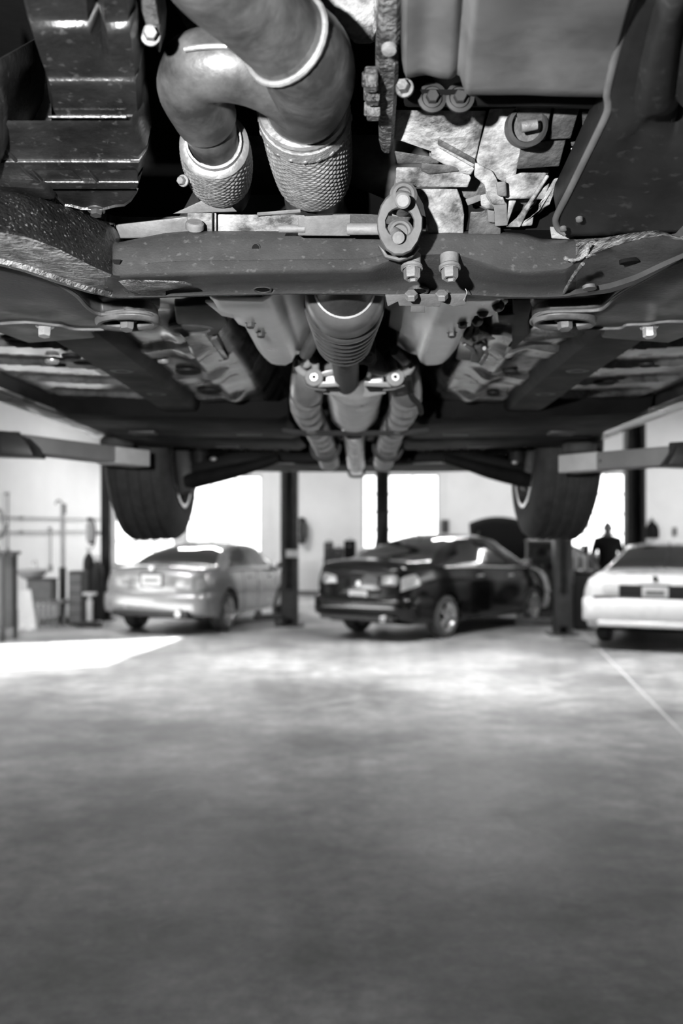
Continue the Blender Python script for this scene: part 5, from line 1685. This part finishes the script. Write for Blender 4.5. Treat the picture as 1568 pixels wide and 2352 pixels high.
t, w, d = post(665, 1437, .30, 4.2, 'dark lift post with a white label between the silver and black sedans')
bm = NB(); box(bm, (.05, -d * .42, 1.24), (.22, .008, .13), bevel=.003)
obj('white_label', bm, M['label_white'], t, local=True)
lift_arm(t, -.12, -.16, .5, math.radians(205))
bm = NB(); tube(bm, [V(-.2, -.1, .02), V(-.26, -.14, .3), V(-.15, -.05, .7)], .03, n=8, sub=3)
obj('hydraulic_hose', bm, M['rubber'], t, local=True)
t, w, d = post(878, 1423, .24, 4.2, 'dark lift post in front of the middle window behind the black sedan', 'lift_black')
bm = NB(); slab(bm, [V(-.18, -.1, 1.15), V(-.10, -.1, 1.15), V(.06, -.1, 1.95), V(-.05, -.1, 1.97)], (0, .08, 0), .01)
obj('control_arm', bm, M['lift_dark'], t, local=True)
t, w, d = post(1291, 1457, .28, 4.0, 'dark grey lift post under the raised tyre between black sedan and white sedan')
lift_arm(t, -.1, .2, .6, math.radians(160))
post(1457, 1413, .36, 4.5, 'tall black lift post rising behind the white sedan', 'lift_black')
post(244, 1424, .18, 4.3, 'narrow black lift post left of the silver sedan', 'lift_black')

# ------------------------------------------------------------------ mechanic
def person(px, py, height, label):
    g = ground(px, py)
    t = thing('person', label, 'person', g, 0)
    k = height / 1.78
    J = {'pelvis': (0, 0, .95, .150), 'belly': (0, -.01, 1.10, .145), 'chest': (0, 0, 1.30, .165), 'upper': (0, .01, 1.44, .135), 'neck': (0, .01, 1.53, .058), 'skull0': (0, 0, 1.60, .060)}
    E_ = [('pelvis', 'belly'), ('belly', 'chest'), ('chest', 'upper'), ('upper', 'neck'), ('neck', 'skull0')]
    for s_, n in ((-1, 'l'), (1, 'r')):
        J.update({n + 'sh': (s_ * .19, .01, 1.43, .075), n + 'el': (s_ * .27, .03, 1.15, .048), n + 'wr': (s_ * .24, -.14, .97, .034), n + 'pa': (s_ * .225, -.20, .94, .034),
                  n + 'hip': (s_ * .10, 0, .88, .105), n + 'kn': (s_ * .12, -.02, .50, .068), n + 'an': (s_ * .13, .02, .10, .046), n + 'to': (s_ * .14, -.14, .045, .045)})
        E_ += [('upper', n + 'sh'), (n + 'sh', n + 'el'), (n + 'el', n + 'wr'), (n + 'wr', n + 'pa'), ('pelvis', n + 'hip'), (n + 'hip', n + 'kn'), (n + 'kn', n + 'an'), (n + 'an', n + 'to')]
        for q in range(4):
            J[n + 'f%d' % q] = (s_ * (.205 + .018 * q), -.25 - .01 * (q in (1, 2)), .925, .0105)
            J[n + 'g%d' % q] = (s_ * (.205 + .018 * q), -.28 - .01 * (q in (1, 2)), .90, .0095)
            E_ += [(n + 'pa', n + 'f%d' % q), (n + 'f%d' % q, n + 'g%d' % q)]
        J[n + 'th'] = (s_ * .19, -.215, .955, .0115)
        E_ += [(n + 'pa', n + 'th')]
    names = list(J)
    me = bpy.data.meshes.new('body')
    me.from_pydata([tuple(c * k for c in J[n][:3]) for n in names], [(names.index(a), names.index(b)) for a, b in E_], [])
    o = bpy.data.objects.new('body', me); COL.objects.link(o)
    o.modifiers.new('skin', 'SKIN')
    for i, n in enumerate(names):
        r = J[n][3] * k
        me.skin_vertices[0].data[i].radius = (r * (1.18 if n in ('chest', 'belly', 'pelvis', 'upper') else 1), r * (.78 if n in ('chest', 'belly', 'pelvis', 'upper') else 1))
        me.skin_vertices[0].data[i].use_root = n == 'pelvis'
    sb = o.modifiers.new('smooth', 'SUBSURF'); sb.levels = 2; sb.render_levels = 2
    dg = bpy.context.evaluated_depsgraph_get()
    m2 = bpy.data.meshes.new_from_object(o.evaluated_get(dg))
    bpy.data.objects.remove(o)
    bm = NB(); bm.from_mesh(m2); bpy.data.meshes.remove(m2)
    body = obj('body', bm, [M['skin'], M['cloth_black']], t, local=True, smooth=180)
    for p in body.data.polygons:
        c = p.center / k
        arm = abs(c.x) > .235 and c.z < 1.22 or (abs(c.x) > .17 and c.y < -.10 and c.z > .8)
        p.material_index = 0 if (c.z > 1.50 or arm) else 1
    # head: skull, jaw, nose, ears, eyes, hair
    bm = NB(); bmesh.ops.create_uvsphere(bm, u_segments=28, v_segments=20, radius=1)
    for v in bm.verts:
        x, y, z = v.co
        v.co = V(x * .076 * (1 - .22 * max(0, -z)), y * .096 - .012 * max(0, -z), z * .118)
    bmesh.ops.translate(bm, verts=bm.verts, vec=(0, -.01, 1.662))
    head = obj('head', bm, M['skin'], t, local=True, smooth=180)
    bm = NB()
    slab(bm, [V(-.010, -.100, 1.675), V(.010, -.100, 1.675), V(.017, -.104, 1.640), V(-.017, -.104, 1.640)], (0, -.022, -.006), .005)
    obj('nose', bm, M['skin'], head, local=True)
    for s_ in (-1, 1):
        bm = NB(); bmesh.ops.create_uvsphere(bm, u_segments=12, v_segments=8, radius=.011); bmesh.ops.translate(bm, verts=bm.verts, vec=(s_ * .030, -.093, 1.678))
        obj('eye', bm, M['label_white'], head, local=True)
        bm = NB(); lathe(bm, (s_ * .074, -.005, 1.665), (s_, .2, 0), [(0, .026), (.012, .030), (.016, .02), (.010, 0)], 14)
        obj('ear', bm, M['skin'], head, local=True)
    bm = NB(); tube(bm, [V(-.024, -.094, 1.612), V(0, -.101, 1.610), V(.024, -.094, 1.612)], .005, n=8, sub=4)
    obj('mouth', bm, M['rust_light'], head, local=True)
    bm = NB(); bmesh.ops.create_uvsphere(bm, u_segments=28, v_segments=20, radius=1)
    dead = [v for v in bm.verts if v.co.z < .15 + (.35 if v.co.y < -.5 else -.25 * max(0, v.co.y))]
    bmesh.ops.delete(bm, geom=dead, context='VERTS')
    for v in bm.verts:
        v.co = V(v.co.x * .081, v.co.y * .101, v.co.z * .124)
    bmesh.ops.translate(bm, verts=bm.verts, vec=(0, -.008, 1.662))
    obj('hair', bm, M['hair'], head, local=True, smooth=180)
    return t
person(1395, 1425, 1.80, 'person in dark short-sleeved work clothes standing before the right-hand window')

# ------------------------------------------------------------------ left wall: bench, jack, cabinets, bottles
def simple(name, label, cat, px, py, rz=0, group=None, z=0.0):
    g = ground(px, py)
    return thing(name, label, cat, g + V(0, 0, z), rz, group)
def lo(name, bm, m, t, **k):
    return obj(name, bm, M[m], t, local=True, **k)
TH = -math.atan2(A_DIR.x, A_DIR.y)
# workbench at the left edge
t = simple('workbench', 'dark-topped workbench at the left edge of the picture', 'workbench', -20, 1470, TH)
bm = NB(); box(bm, (0, 0, 1.30), (.70, .5, .05), bevel=.006); lo('bench_top', bm, 'dark_steel', t)
bm = NB(); box(bm, (0, .02, .72), (.5, .42, 1.08), bevel=.01); cb = lo('cabinet', bm, 'grey_box', t)
for k in range(4):
    bm = NB(); box(bm, (0, -.195, .32 + k * .25), (.44, .02, .22), bevel=.005); dr = lo('drawer', bm, 'steel', cb)
    bm = NB(); tube(bm, [V(-.1, -.205, .36 + k * .25), V(-.1, -.235, .36 + k * .25), V(.1, -.235, .36 + k * .25), V(.1, -.205, .36 + k * .25)], .008, n=8, sub=1); lo('drawer_handle', bm, 'chrome', cb)
for sx in (-1, 1):
    for sy in (-1, 1):
        bm = NB(); box(bm, (sx * .28, sy * .2, .64), (.05, .05, 1.28), bevel=.004); lo('leg', bm, 'dark_steel', t)
g = ground(-20, 1470)
t = thing('bench_vice', 'small dark vice with coiled hose on the workbench at left', 'vice', g + V(.02, 0, 1.325), TH)
bm = NB(); box(bm, (0, 0, .04), (.14, .16, .08), bevel=.01); box(bm, (0, 0, .12), (.10, .12, .10), bevel=.01); lo('vice_body', bm, 'dark_steel', t)
bm = NB(); box(bm, (0, -.12, .13), (.12, .04, .12), bevel=.008); lo('vice_jaw', bm, 'steel', t)
bm = NB(); cyl(bm, (-.1, -.18, .10), (.1, -.18, .10), .01, n=8); cyl(bm, (0, -.2, .1), (0, -.08, .1), .015, n=10); lo('handle', bm, 'chrome', t)
bm = NB(); tube(bm, [V(.02 + .10 * math.cos(a), .05, .42 + .22 * math.sin(a)) + V(0, .012 * a, 0) for a in np.linspace(0, 12.5, 40)], .012, n=8, sub=2); lo('coiled_hose', bm, 'rubber', t)
# pale panel leaning on the cabinet
t = simple('leaning_panel', 'pale narrow panel leaning beside the workbench', 'panel', 62, 1449, TH)
bm = NB(); slab(bm, [V(-.13, -.05, 0), V(.19, -.05, .0), V(-.04, .2, .66), V(-.23, .2, .63)], (.0, .03, .01), .008); lo('panel_sheet', bm, 'pale', t)
for x in (-.06, .12):
    bm = NB(); lathe(bm, (x, -.04, .07), (0, -1, .3), [(0, .045), (.02, .042), (.022, .02), (.022, 0)], 18); lo('round_foot', bm, 'label_white', t)
# storage box on a slatted stand
t = simple('slatted_stand', 'low wooden slatted stand under a grey storage box by left wall', 'stand', 104, 1437, TH)
for k in range(6):
    bm = NB(); box(bm, (-.22 + k * .095, -.12, .20), (.05, .025, .40), bevel=.004); lo('slat', bm, 'wood', t)
bm = NB(); box(bm, (.03, 0, .42), (.66, .3, .05), bevel=.006); lo('stand_top', bm, 'wood', t)
for sx in (-1, 1):
    bm = NB(); box(bm, (sx * .27 + .03, .1, .20), (.05, .05, .40), bevel=.004); lo('leg', bm, 'wood', t)
g = ground(104, 1437)
t = thing('storage_box', 'mid-grey storage box on the slatted stand by the left wall', 'box', g + V(-.06, .02, .445), TH)
bm = NB(); box(bm, (0, 0, .17), (.44, .26, .34), bevel=.012); lo('box_body', bm, 'grey_box', t)
bm = NB(); box(bm, (0, 0, .355), (.47, .29, .03), bevel=.008); lo('lid', bm, 'dark_steel', t)
# wash basin against the wall
t = simple('wash_basin', 'white wash basin on the left wall above the grey storage box', 'basin', 70, 1432, TH)
bm = NB(); lathe(bm, (0, .06, .78), (0, 0, 1), [(0, .0), (0, .14), (.05, .22), (.16, .27), (.17, .25), (.06, .19), (.04, 0)], 24); lo('bowl', bm, 'pale', t)
bm = NB(); cyl(bm, (0, .08, 0), (0, .08, .80), .07, .06, n=18); lo('pedestal', bm, 'pale', t)
bm = NB(); tube(bm, [V(0, .24, .94), V(0, .24, 1.08), V(0, .12, 1.10), V(0, .10, 1.04)], .012, n=8, sub=4); lo('tap', bm, 'chrome', t)
# engine hoist: pole with hook
t = simple('engine_hoist', 'tall white pole with a dark hook standing by the left wall', 'hoist', 144, 1428, TH)
bm = NB(); box(bm, (0, 0, 1.05), (.07, .07, 2.1), bevel=.006); lo('mast', bm, 'pale', t)
bm = NB(); box(bm, (0, 0, .50), (.10, .10, .95), bevel=.008); lo('mast_sleeve', bm, 'dark_steel', t)
bm = NB(); tube(bm, [V(0, 0, 2.08), V(-.04, 0, 2.16), V(-.10, 0, 2.17), V(-.14, 0, 2.10)], .014, n=8, sub=4); lo('hook', bm, 'dark_steel', t)
bm = NB(); box(bm, (.03, 0, 2.02), (.05, .06, .18), bevel=.008); lo('latch', bm, 'dark_steel', t)
bm = NB()
for sx in (-1, 1):
    box(bm, (sx * .18, -.15, .04), (.06, .7, .07), bevel=.006)
box(bm, (0, .16, .04), (.42, .07, .07), bevel=.006); lo('base_frame', bm, 'dark_steel', t)
# tall dark cabinet, oil drum, gas bottles, jack stand, dispenser
t = simple('tool_cabinet', 'narrow grey tool cabinet between the white pole and gas bottles', 'cabinet', 180, 1436, TH)
bm = NB(); box(bm, (0, 0, .48), (.25, .28, .92), bevel=.012); cb = lo('cabinet_body', bm, 'dark_steel', t)
for k in range(5):
    bm = NB(); box(bm, (0, -.145, .13 + k * .17), (.21, .02, .15), bevel=.004); dr = lo('drawer', bm, 'grey_box', t)
    bm = NB(); box(bm, (0, -.16, .17 + k * .17), (.14, .014, .02), bevel=.003); lo('drawer_handle', bm, 'steel', dr)
for k, (px, py, h, lab) in enumerate(((204, 1424, 1.26, 'dark gas bottle beside the grey tool cabinet'), (224, 1427, 1.12, 'shorter dark gas bottle next to the narrow black lift post'))):
    t = simple('gas_bottle', lab, 'gas bottle', px, py, 0, 'gas bottles by the left wall')
    bm = NB(); lathe(bm, (0, 0, 0), (0, 0, 1), [(0, 0), (0, .09), (.015, .105), (h - .22, .105), (h - .12, .085), (h - .06, .04), (h - .03, .035), (h - .03, 0)], 28); lo('bottle', bm, 'dark_steel', t, smooth=50)
    bm = NB(); cyl(bm, (0, 0, h - .05), (0, 0, h + .05), .018, n=12); cyl(bm, (-.05, 0, h + .02), (.05, 0, h + .02), .012, n=10); lo('valve', bm, 'chrome', t)
    bm = NB(); lathe(bm, (0, -.06, h + .03), (0, -1, 0), [(-.01, 0), (-.01, .035), (.02, .035), (.02, 0)], 18); lo('gauge', bm, 'chrome', t)
t = simple('jack_stand', 'pale upright jack in front of the gas bottles', 'jack', 206, 1440, 0)
bm = NB(); cyl(bm, (0, 0, .1), (0, 0, .45), .05, .055, n=18, bevel=.008); lo('cylinder', bm, 'pale', t)
bm = NB(); box(bm, (.0, 0, .56), (.22, .16, .05), bevel=.012); lo('saddle', bm, 'pale', t)
bm = NB(); cyl(bm, (0, 0, .45), (0, 0, .54), .03, n=14); lo('ram', bm, 'chrome', t)
bm = NB(); box(bm, (0, 0, .05), (.34, .30, .10), bevel=.02); lo('base', bm, 'dark_steel', t)
for sx in (-1, 1):
    bm = NB(); lathe(bm, (sx * .19, -.05, .045), (sx, 0, 0), [(0, 0), (0, .045), (.03, .045), (.03, 0)], 18); lo('wheel', bm, 'dark_steel', t)
# soap dispenser / extinguisher on the narrow post
u0 = 1.0
t = thing('fire_extinguisher', 'pale wall-hung cylinder with a dark valve above the gas bottles', 'extinguisher', P(207, 1232, 17.95), 0)
bm = NB(); lathe(bm, (0, 0, -.10), (0, 0, 1), [(0, 0), (0, .06), (.02, .075), (.30, .075), (.36, .04), (.38, .03), (.38, 0)], 24); lo('cylinder', bm, 'label_white', t)
bm = NB(); box(bm, (0, -.02, .31), (.10, .06, .06), bevel=.01); lo('valve', bm, 'dark_steel', t)
bm = NB(); tube(bm, [V(.03, -.03, .30), V(.10, -.05, .2), V(.09, -.04, -.1), V(.04, -.06, -.22)], .012, n=8, sub=4); lo('hose', bm, 'dark_steel', t)
bm = NB(); box(bm, (0, .085, 0), (.10, .03, .3), bevel=.004); box(bm, (.10, .085, .05), (.20, .03, .04)); lo('wall_bracket', bm, 'dark_steel', t)
# pipes along the left wall
def on_left(px):
    """Plan distance v along the left wall seen at image column px."""
    k = (px - 784) / S
    # C0 - A*v : x = k*y
    return (C0.x - k * C0.y) / (A_DIR.x - k * A_DIR.y)
for k, (y, lab) in enumerate(((1190, 'upper thin air pipe running along the left wall'), (1222, 'lower thin air pipe running along the left wall'))):
    v0, v1 = .15, 7.4
    z = CZ + (1215 - y) / S * R(0, on_left(70)).y
    bm = NB(); tube(bm, [R(.06, v0, z), R(.06, v1, z)], .018, n=10, sub=1)
    t = thing('air_pipe', lab, 'pipe', R(0, 3.5, z))
    obj('pipe_run', bm, M['steel'], t)
    for v in (1, 3, 5, 7):
        bm = NB(); p = [R(0, v - .02, z - .03), R(.09, v - .02, z - .03), R(.09, v + .02, z - .03), R(0, v + .02, z - .03)]; slab(bm, p, (0, 0, .06), .003)
        obj('pipe_clip', bm, M['steel'], t)
for k, (px, y0, y1) in enumerate(((12, 1130, 1262), (111, 1210, 1300))):
    v = on_left(px); Y = R(0, v).y
    za, zb = CZ + (1215 - y1) / S * Y, CZ + (1215 - y0) / S * Y
    t = thing('air_drop', ('vertical air hose drop above the workbench' if k == 0 else 'vertical air hose drop above the grey storage box'), 'hose', R(.06, v, za))
    bm = NB(); tube(bm, [R(.06, v, za), R(.06, v, zb)], .016, n=10, sub=1); obj('pipe_run', bm, M['steel'], t)
    bm = NB(); cyl(bm, R(.06, v, za - .12), R(.06, v, za + .02), .035, n=14, bevel=.006); obj('regulator', bm, M['grey_box'], t)
    bm = NB(); slab(bm, [R(0, v - .02, zb - .06), R(.08, v - .02, zb - .06), R(.08, v + .02, zb - .06), R(0, v + .02, zb - .06)], (0, 0, .04), .003); obj('pipe_clip', bm, M['steel'], t)

# ------------------------------------------------------------------ along the back wall
def back_thing(name, label, cat, px, z, off=.0, group=None):
    u = back_u(px)
    return thing(name, label, cat, R(u, off, z), math.atan2(P_DIR.y, P_DIR.x), group), R(u, off).y
# coats / hoses hanging right of the labelled post
t, Y = back_thing('hanging_hose', 'dark bundle of hoses hung on the back wall right of the labelled post', 'hose', 692, 1.42)
for k in range(5):
    bm = NB(); tube(bm, [V(.13 * math.cos(a) * (1 - .1 * k) + .02 * k, -.06 - .03 * k, .2 + .30 * math.sin(a)) for a in np.linspace(0, 2 * math.pi, 24)], .028, n=8, sub=2); lo('hose_loop', bm, 'rubber' if k == 3 else 'dark_steel', t)
bm = NB(); box(bm, (0, -.06, .5), (.08, .12, .06), bevel=.01); lo('wall_hook', bm, 'dark_steel', t)
# tool trolley with boxes
t, Y = back_thing('tool_trolley', 'tool trolley by the back wall left of the black sedan', 'trolley', 790, 0, .55)
bm = NB(); box(bm, (0, 0, .52), (.8, .45, .78), bevel=.012); cb = lo('trolley_body', bm, 'dark_steel', t)
for k in range(4):
    bm = NB(); box(bm, (0, -.235, .25 + k * .18), (.74, .02, .16), bevel=.004); dr = lo('drawer', bm, 'grey_box', t)
    bm = NB(); box(bm, (0, -.25, .29 + k * .18), (.5, .016, .02), bevel=.003); lo('drawer_handle', bm, 'chrome', dr)
bm = NB(); box(bm, (0, 0, .925), (.84, .5, .03), bevel=.006); lo('trolley_top', bm, 'dark_steel', t)
for sx in (-1, 1):
    for sy in (-1, 1):
        bm = NB(); lathe(bm, (sx * .33 - .02, sy * .17, .065), (1, 0, 0), [(0, 0), (0, .065), (.04, .065), (.04, 0)], 18); lo('caster', bm, 'dark_steel', t)
base = R(back_u(790), .55)
for k, (dx, wd, h, m, lab) in enumerate(((-.30, .2, .40, 'dark_steel', 'tall dark box on the tool trolley, nearest the labelled post'), (-.06, .22, .26, 'dark_steel', 'low dark case in the middle of the tool trolley'), (.22, .26, .44, 'black', 'tall black case on the tool trolley, nearest the black sedan'))):
    t = thing('parts_case', lab, 'case', base + P_DIR * dx + V(0, 0, .94), math.atan2(P_DIR.y, P_DIR.x), 'cases on the tool trolley')
    bm = NB(); box(bm, (0, 0, h / 2), (wd, .3, h), bevel=.012); lo('case_body', bm, m, t)
    bm = NB(); tube(bm, [V(-.06, -.0, h - .005), V(-.06, 0, h + .04), V(.06, 0, h + .04), V(.06, 0, h - .005)], .01, n=8, sub=1); lo('handle', bm, 'dark_steel', t)
    bm = NB(); box(bm, (0, -.152, h * .7), (.05, .012, .04), bevel=.003); lo('latch', bm, 'steel', t)
# wall boxes
t, Y = back_thing('fuse_box', 'small dark fuse box on the back wall right of the middle window', 'box', 1022, 1.56)
bm = NB(); box(bm, (0, -.06, .16), (.20, .12, .34), bevel=.01); lo('box_body', bm, 'grey_box', t)
bm = NB(); box(bm, (0.01, -.125, .16), (.12, .014, .28), bevel=.004); lo('cover', bm, 'dark_steel', t)
bm = NB(); tube(bm, [V(0, -.04, .33), V(0, -.04, 2.8)], .014, n=8, sub=1); lo('conduit', bm, 'grey_wall', t)
t, Y = back_thing('hanging_jacket', 'black jacket hung on the back wall above the white sedan', 'jacket', 1496, 1.44)
bm = NB(); rows = []
for z, w in ((0, .13), (.12, .16), (.26, .15), (.36, .08), (.44, .03)):
    rows.append([V(math.cos(a) * w * .8, -.08 + math.sin(a) * .06, z) for a in np.linspace(0, 2 * math.pi, 17)[:-1]])
loft(bm, rows, close=True, caps=True); lo('jacket_cloth', bm, 'cloth_black', t, smooth=80)
for sx in (-1, 1):
    bm = NB(); tube(bm, [V(sx * .07, -.09, .34), V(sx * .12, -.11, .18), V(sx * .11, -.12, .0)], .04, n=10, sub=3); lo('sleeve', bm, 'cloth_black', t)
bm = NB(); tube(bm, [V(0, 0, .46), V(0, -.08, .46), V(0, -.10, .50)], .012, n=8, sub=2); lo('hook', bm, 'steel', t)
t, Y = back_thing('wall_switch', 'small grey switch on the back wall right of the hanging jacket', 'switch', 1549, 1.50)
bm = NB(); box(bm, (0, -.03, .1), (.09, .06, .2), bevel=.008); lo('switch_box', bm, 'grey_box', t)
bm = NB(); box(bm, (0, -.07, .1), (.02, .03, .04), bevel=.004); lo('toggle', bm, 'dark_steel', t)
# glazed parts cabinet right of the raised bonnet
g = P(1243, 1215, 18.95) - V(0, 0, CZ)
t = thing('parts_cabinet', 'grey glazed parts cabinet between the raised bonnet and a lift post', 'cabinet', g, -.12)
bm = NB(); box(bm, (0, .18, .72), (.55, .02, 1.36), bevel=.004)
for sx in (-1, 1):
    box(bm, (sx * .27, 0, .72), (.03, .38, 1.4), bevel=.004)
box(bm, (0, 0, 1.43), (.60, .40, .04), bevel=.006); box(bm, (0, 0, .05), (.56, .38, .1), bevel=.006); lo('cabinet_body', bm, 'steel', t)
for k in range(4):
    bm = NB(); box(bm, (0, 0, .3 + k * .28), (.52, .34, .02), bevel=.003); lo('shelf', bm, 'steel', t)
for sx in (-1, 1):
    bm = NB(); box(bm, (sx * .13, -.19, .76), (.25, .012, 1.28), bevel=.002); lo('glass_door', bm, 'pane', t)
g2 = g
for k in range(4):
    for j in range(3):
        q = Matrix.Rotation(-.12, 3, 'Z') @ V(-.16 + .16 * j, .02, 0)
        row = ('lowest', 'second', 'third', 'top')[k]; colm = ('left', 'middle', 'right')[j]
        t = thing('parts_box', '%s dark carton on the %s shelf of the glazed parts cabinet' % (colm, row), 'box', g2 + q + V(0, 0, .311 + k * .28), -.12, 'cartons in the parts cabinet')
        bm = NB(); box(bm, (0, 0, .08), (.13, .2, .16 - .02 * ((j + k) % 3)), bevel=.005); bmesh.ops.translate(bm, verts=bm.verts, vec=(0, 0, -.01 * ((j + k) % 3))); lo('carton', bm, ('grey_box', 'dark_steel', 'cardboard')[(j + k) % 3], t)
# dark machine and pale cans between the posts on the right
t = thing('tyre_machine', 'dark tyre machine standing between the grey lift post and the person', 'machine', ground(1336, 1444), 0)
bm = NB(); box(bm, (0, 0, .45), (.34, .4, .9), bevel=.02, seg=2); lo('machine_body', bm, 'dark_steel', t)
bm = NB(); lathe(bm, (0, 0, .9), (0, 0, 1), [(0, 0), (0, .12), (.04, .20), (.08, .20), (.08, 0)], 28); lo('turntable', bm, 'steel', t)
bm = NB(); box(bm, (.10, .16, 1.10), (.08, .08, .58), bevel=.01); box(bm, (.06, .08, 1.36), (.08, .24, .06), bevel=.01); lo('tower', bm, 'dark_steel', t)
g = ground(1336, 1444)
for k, (dx, lab) in enumerate(((-.115, 'pale spray can on the tyre machine, nearer the lift post'), (.03, 'pale spray can on the tyre machine, nearer the person'))):
    t = thing('spray_can', lab, 'can', g + V(dx, -.08, .98), 0, 'cans on the tyre machine')
    bm = NB(); lathe(bm, (0, 0, 0), (0, 0, 1), [(0, 0), (0, .042), (.22, .042), (.25, .03), (.26, .02), (.26, 0)], 20); lo('can_body', bm, 'pale', t)
    bm = NB(); cyl(bm, (0, 0, .26), (0, 0, .29), .014, n=10); lo('nozzle', bm, 'dark_steel', t)
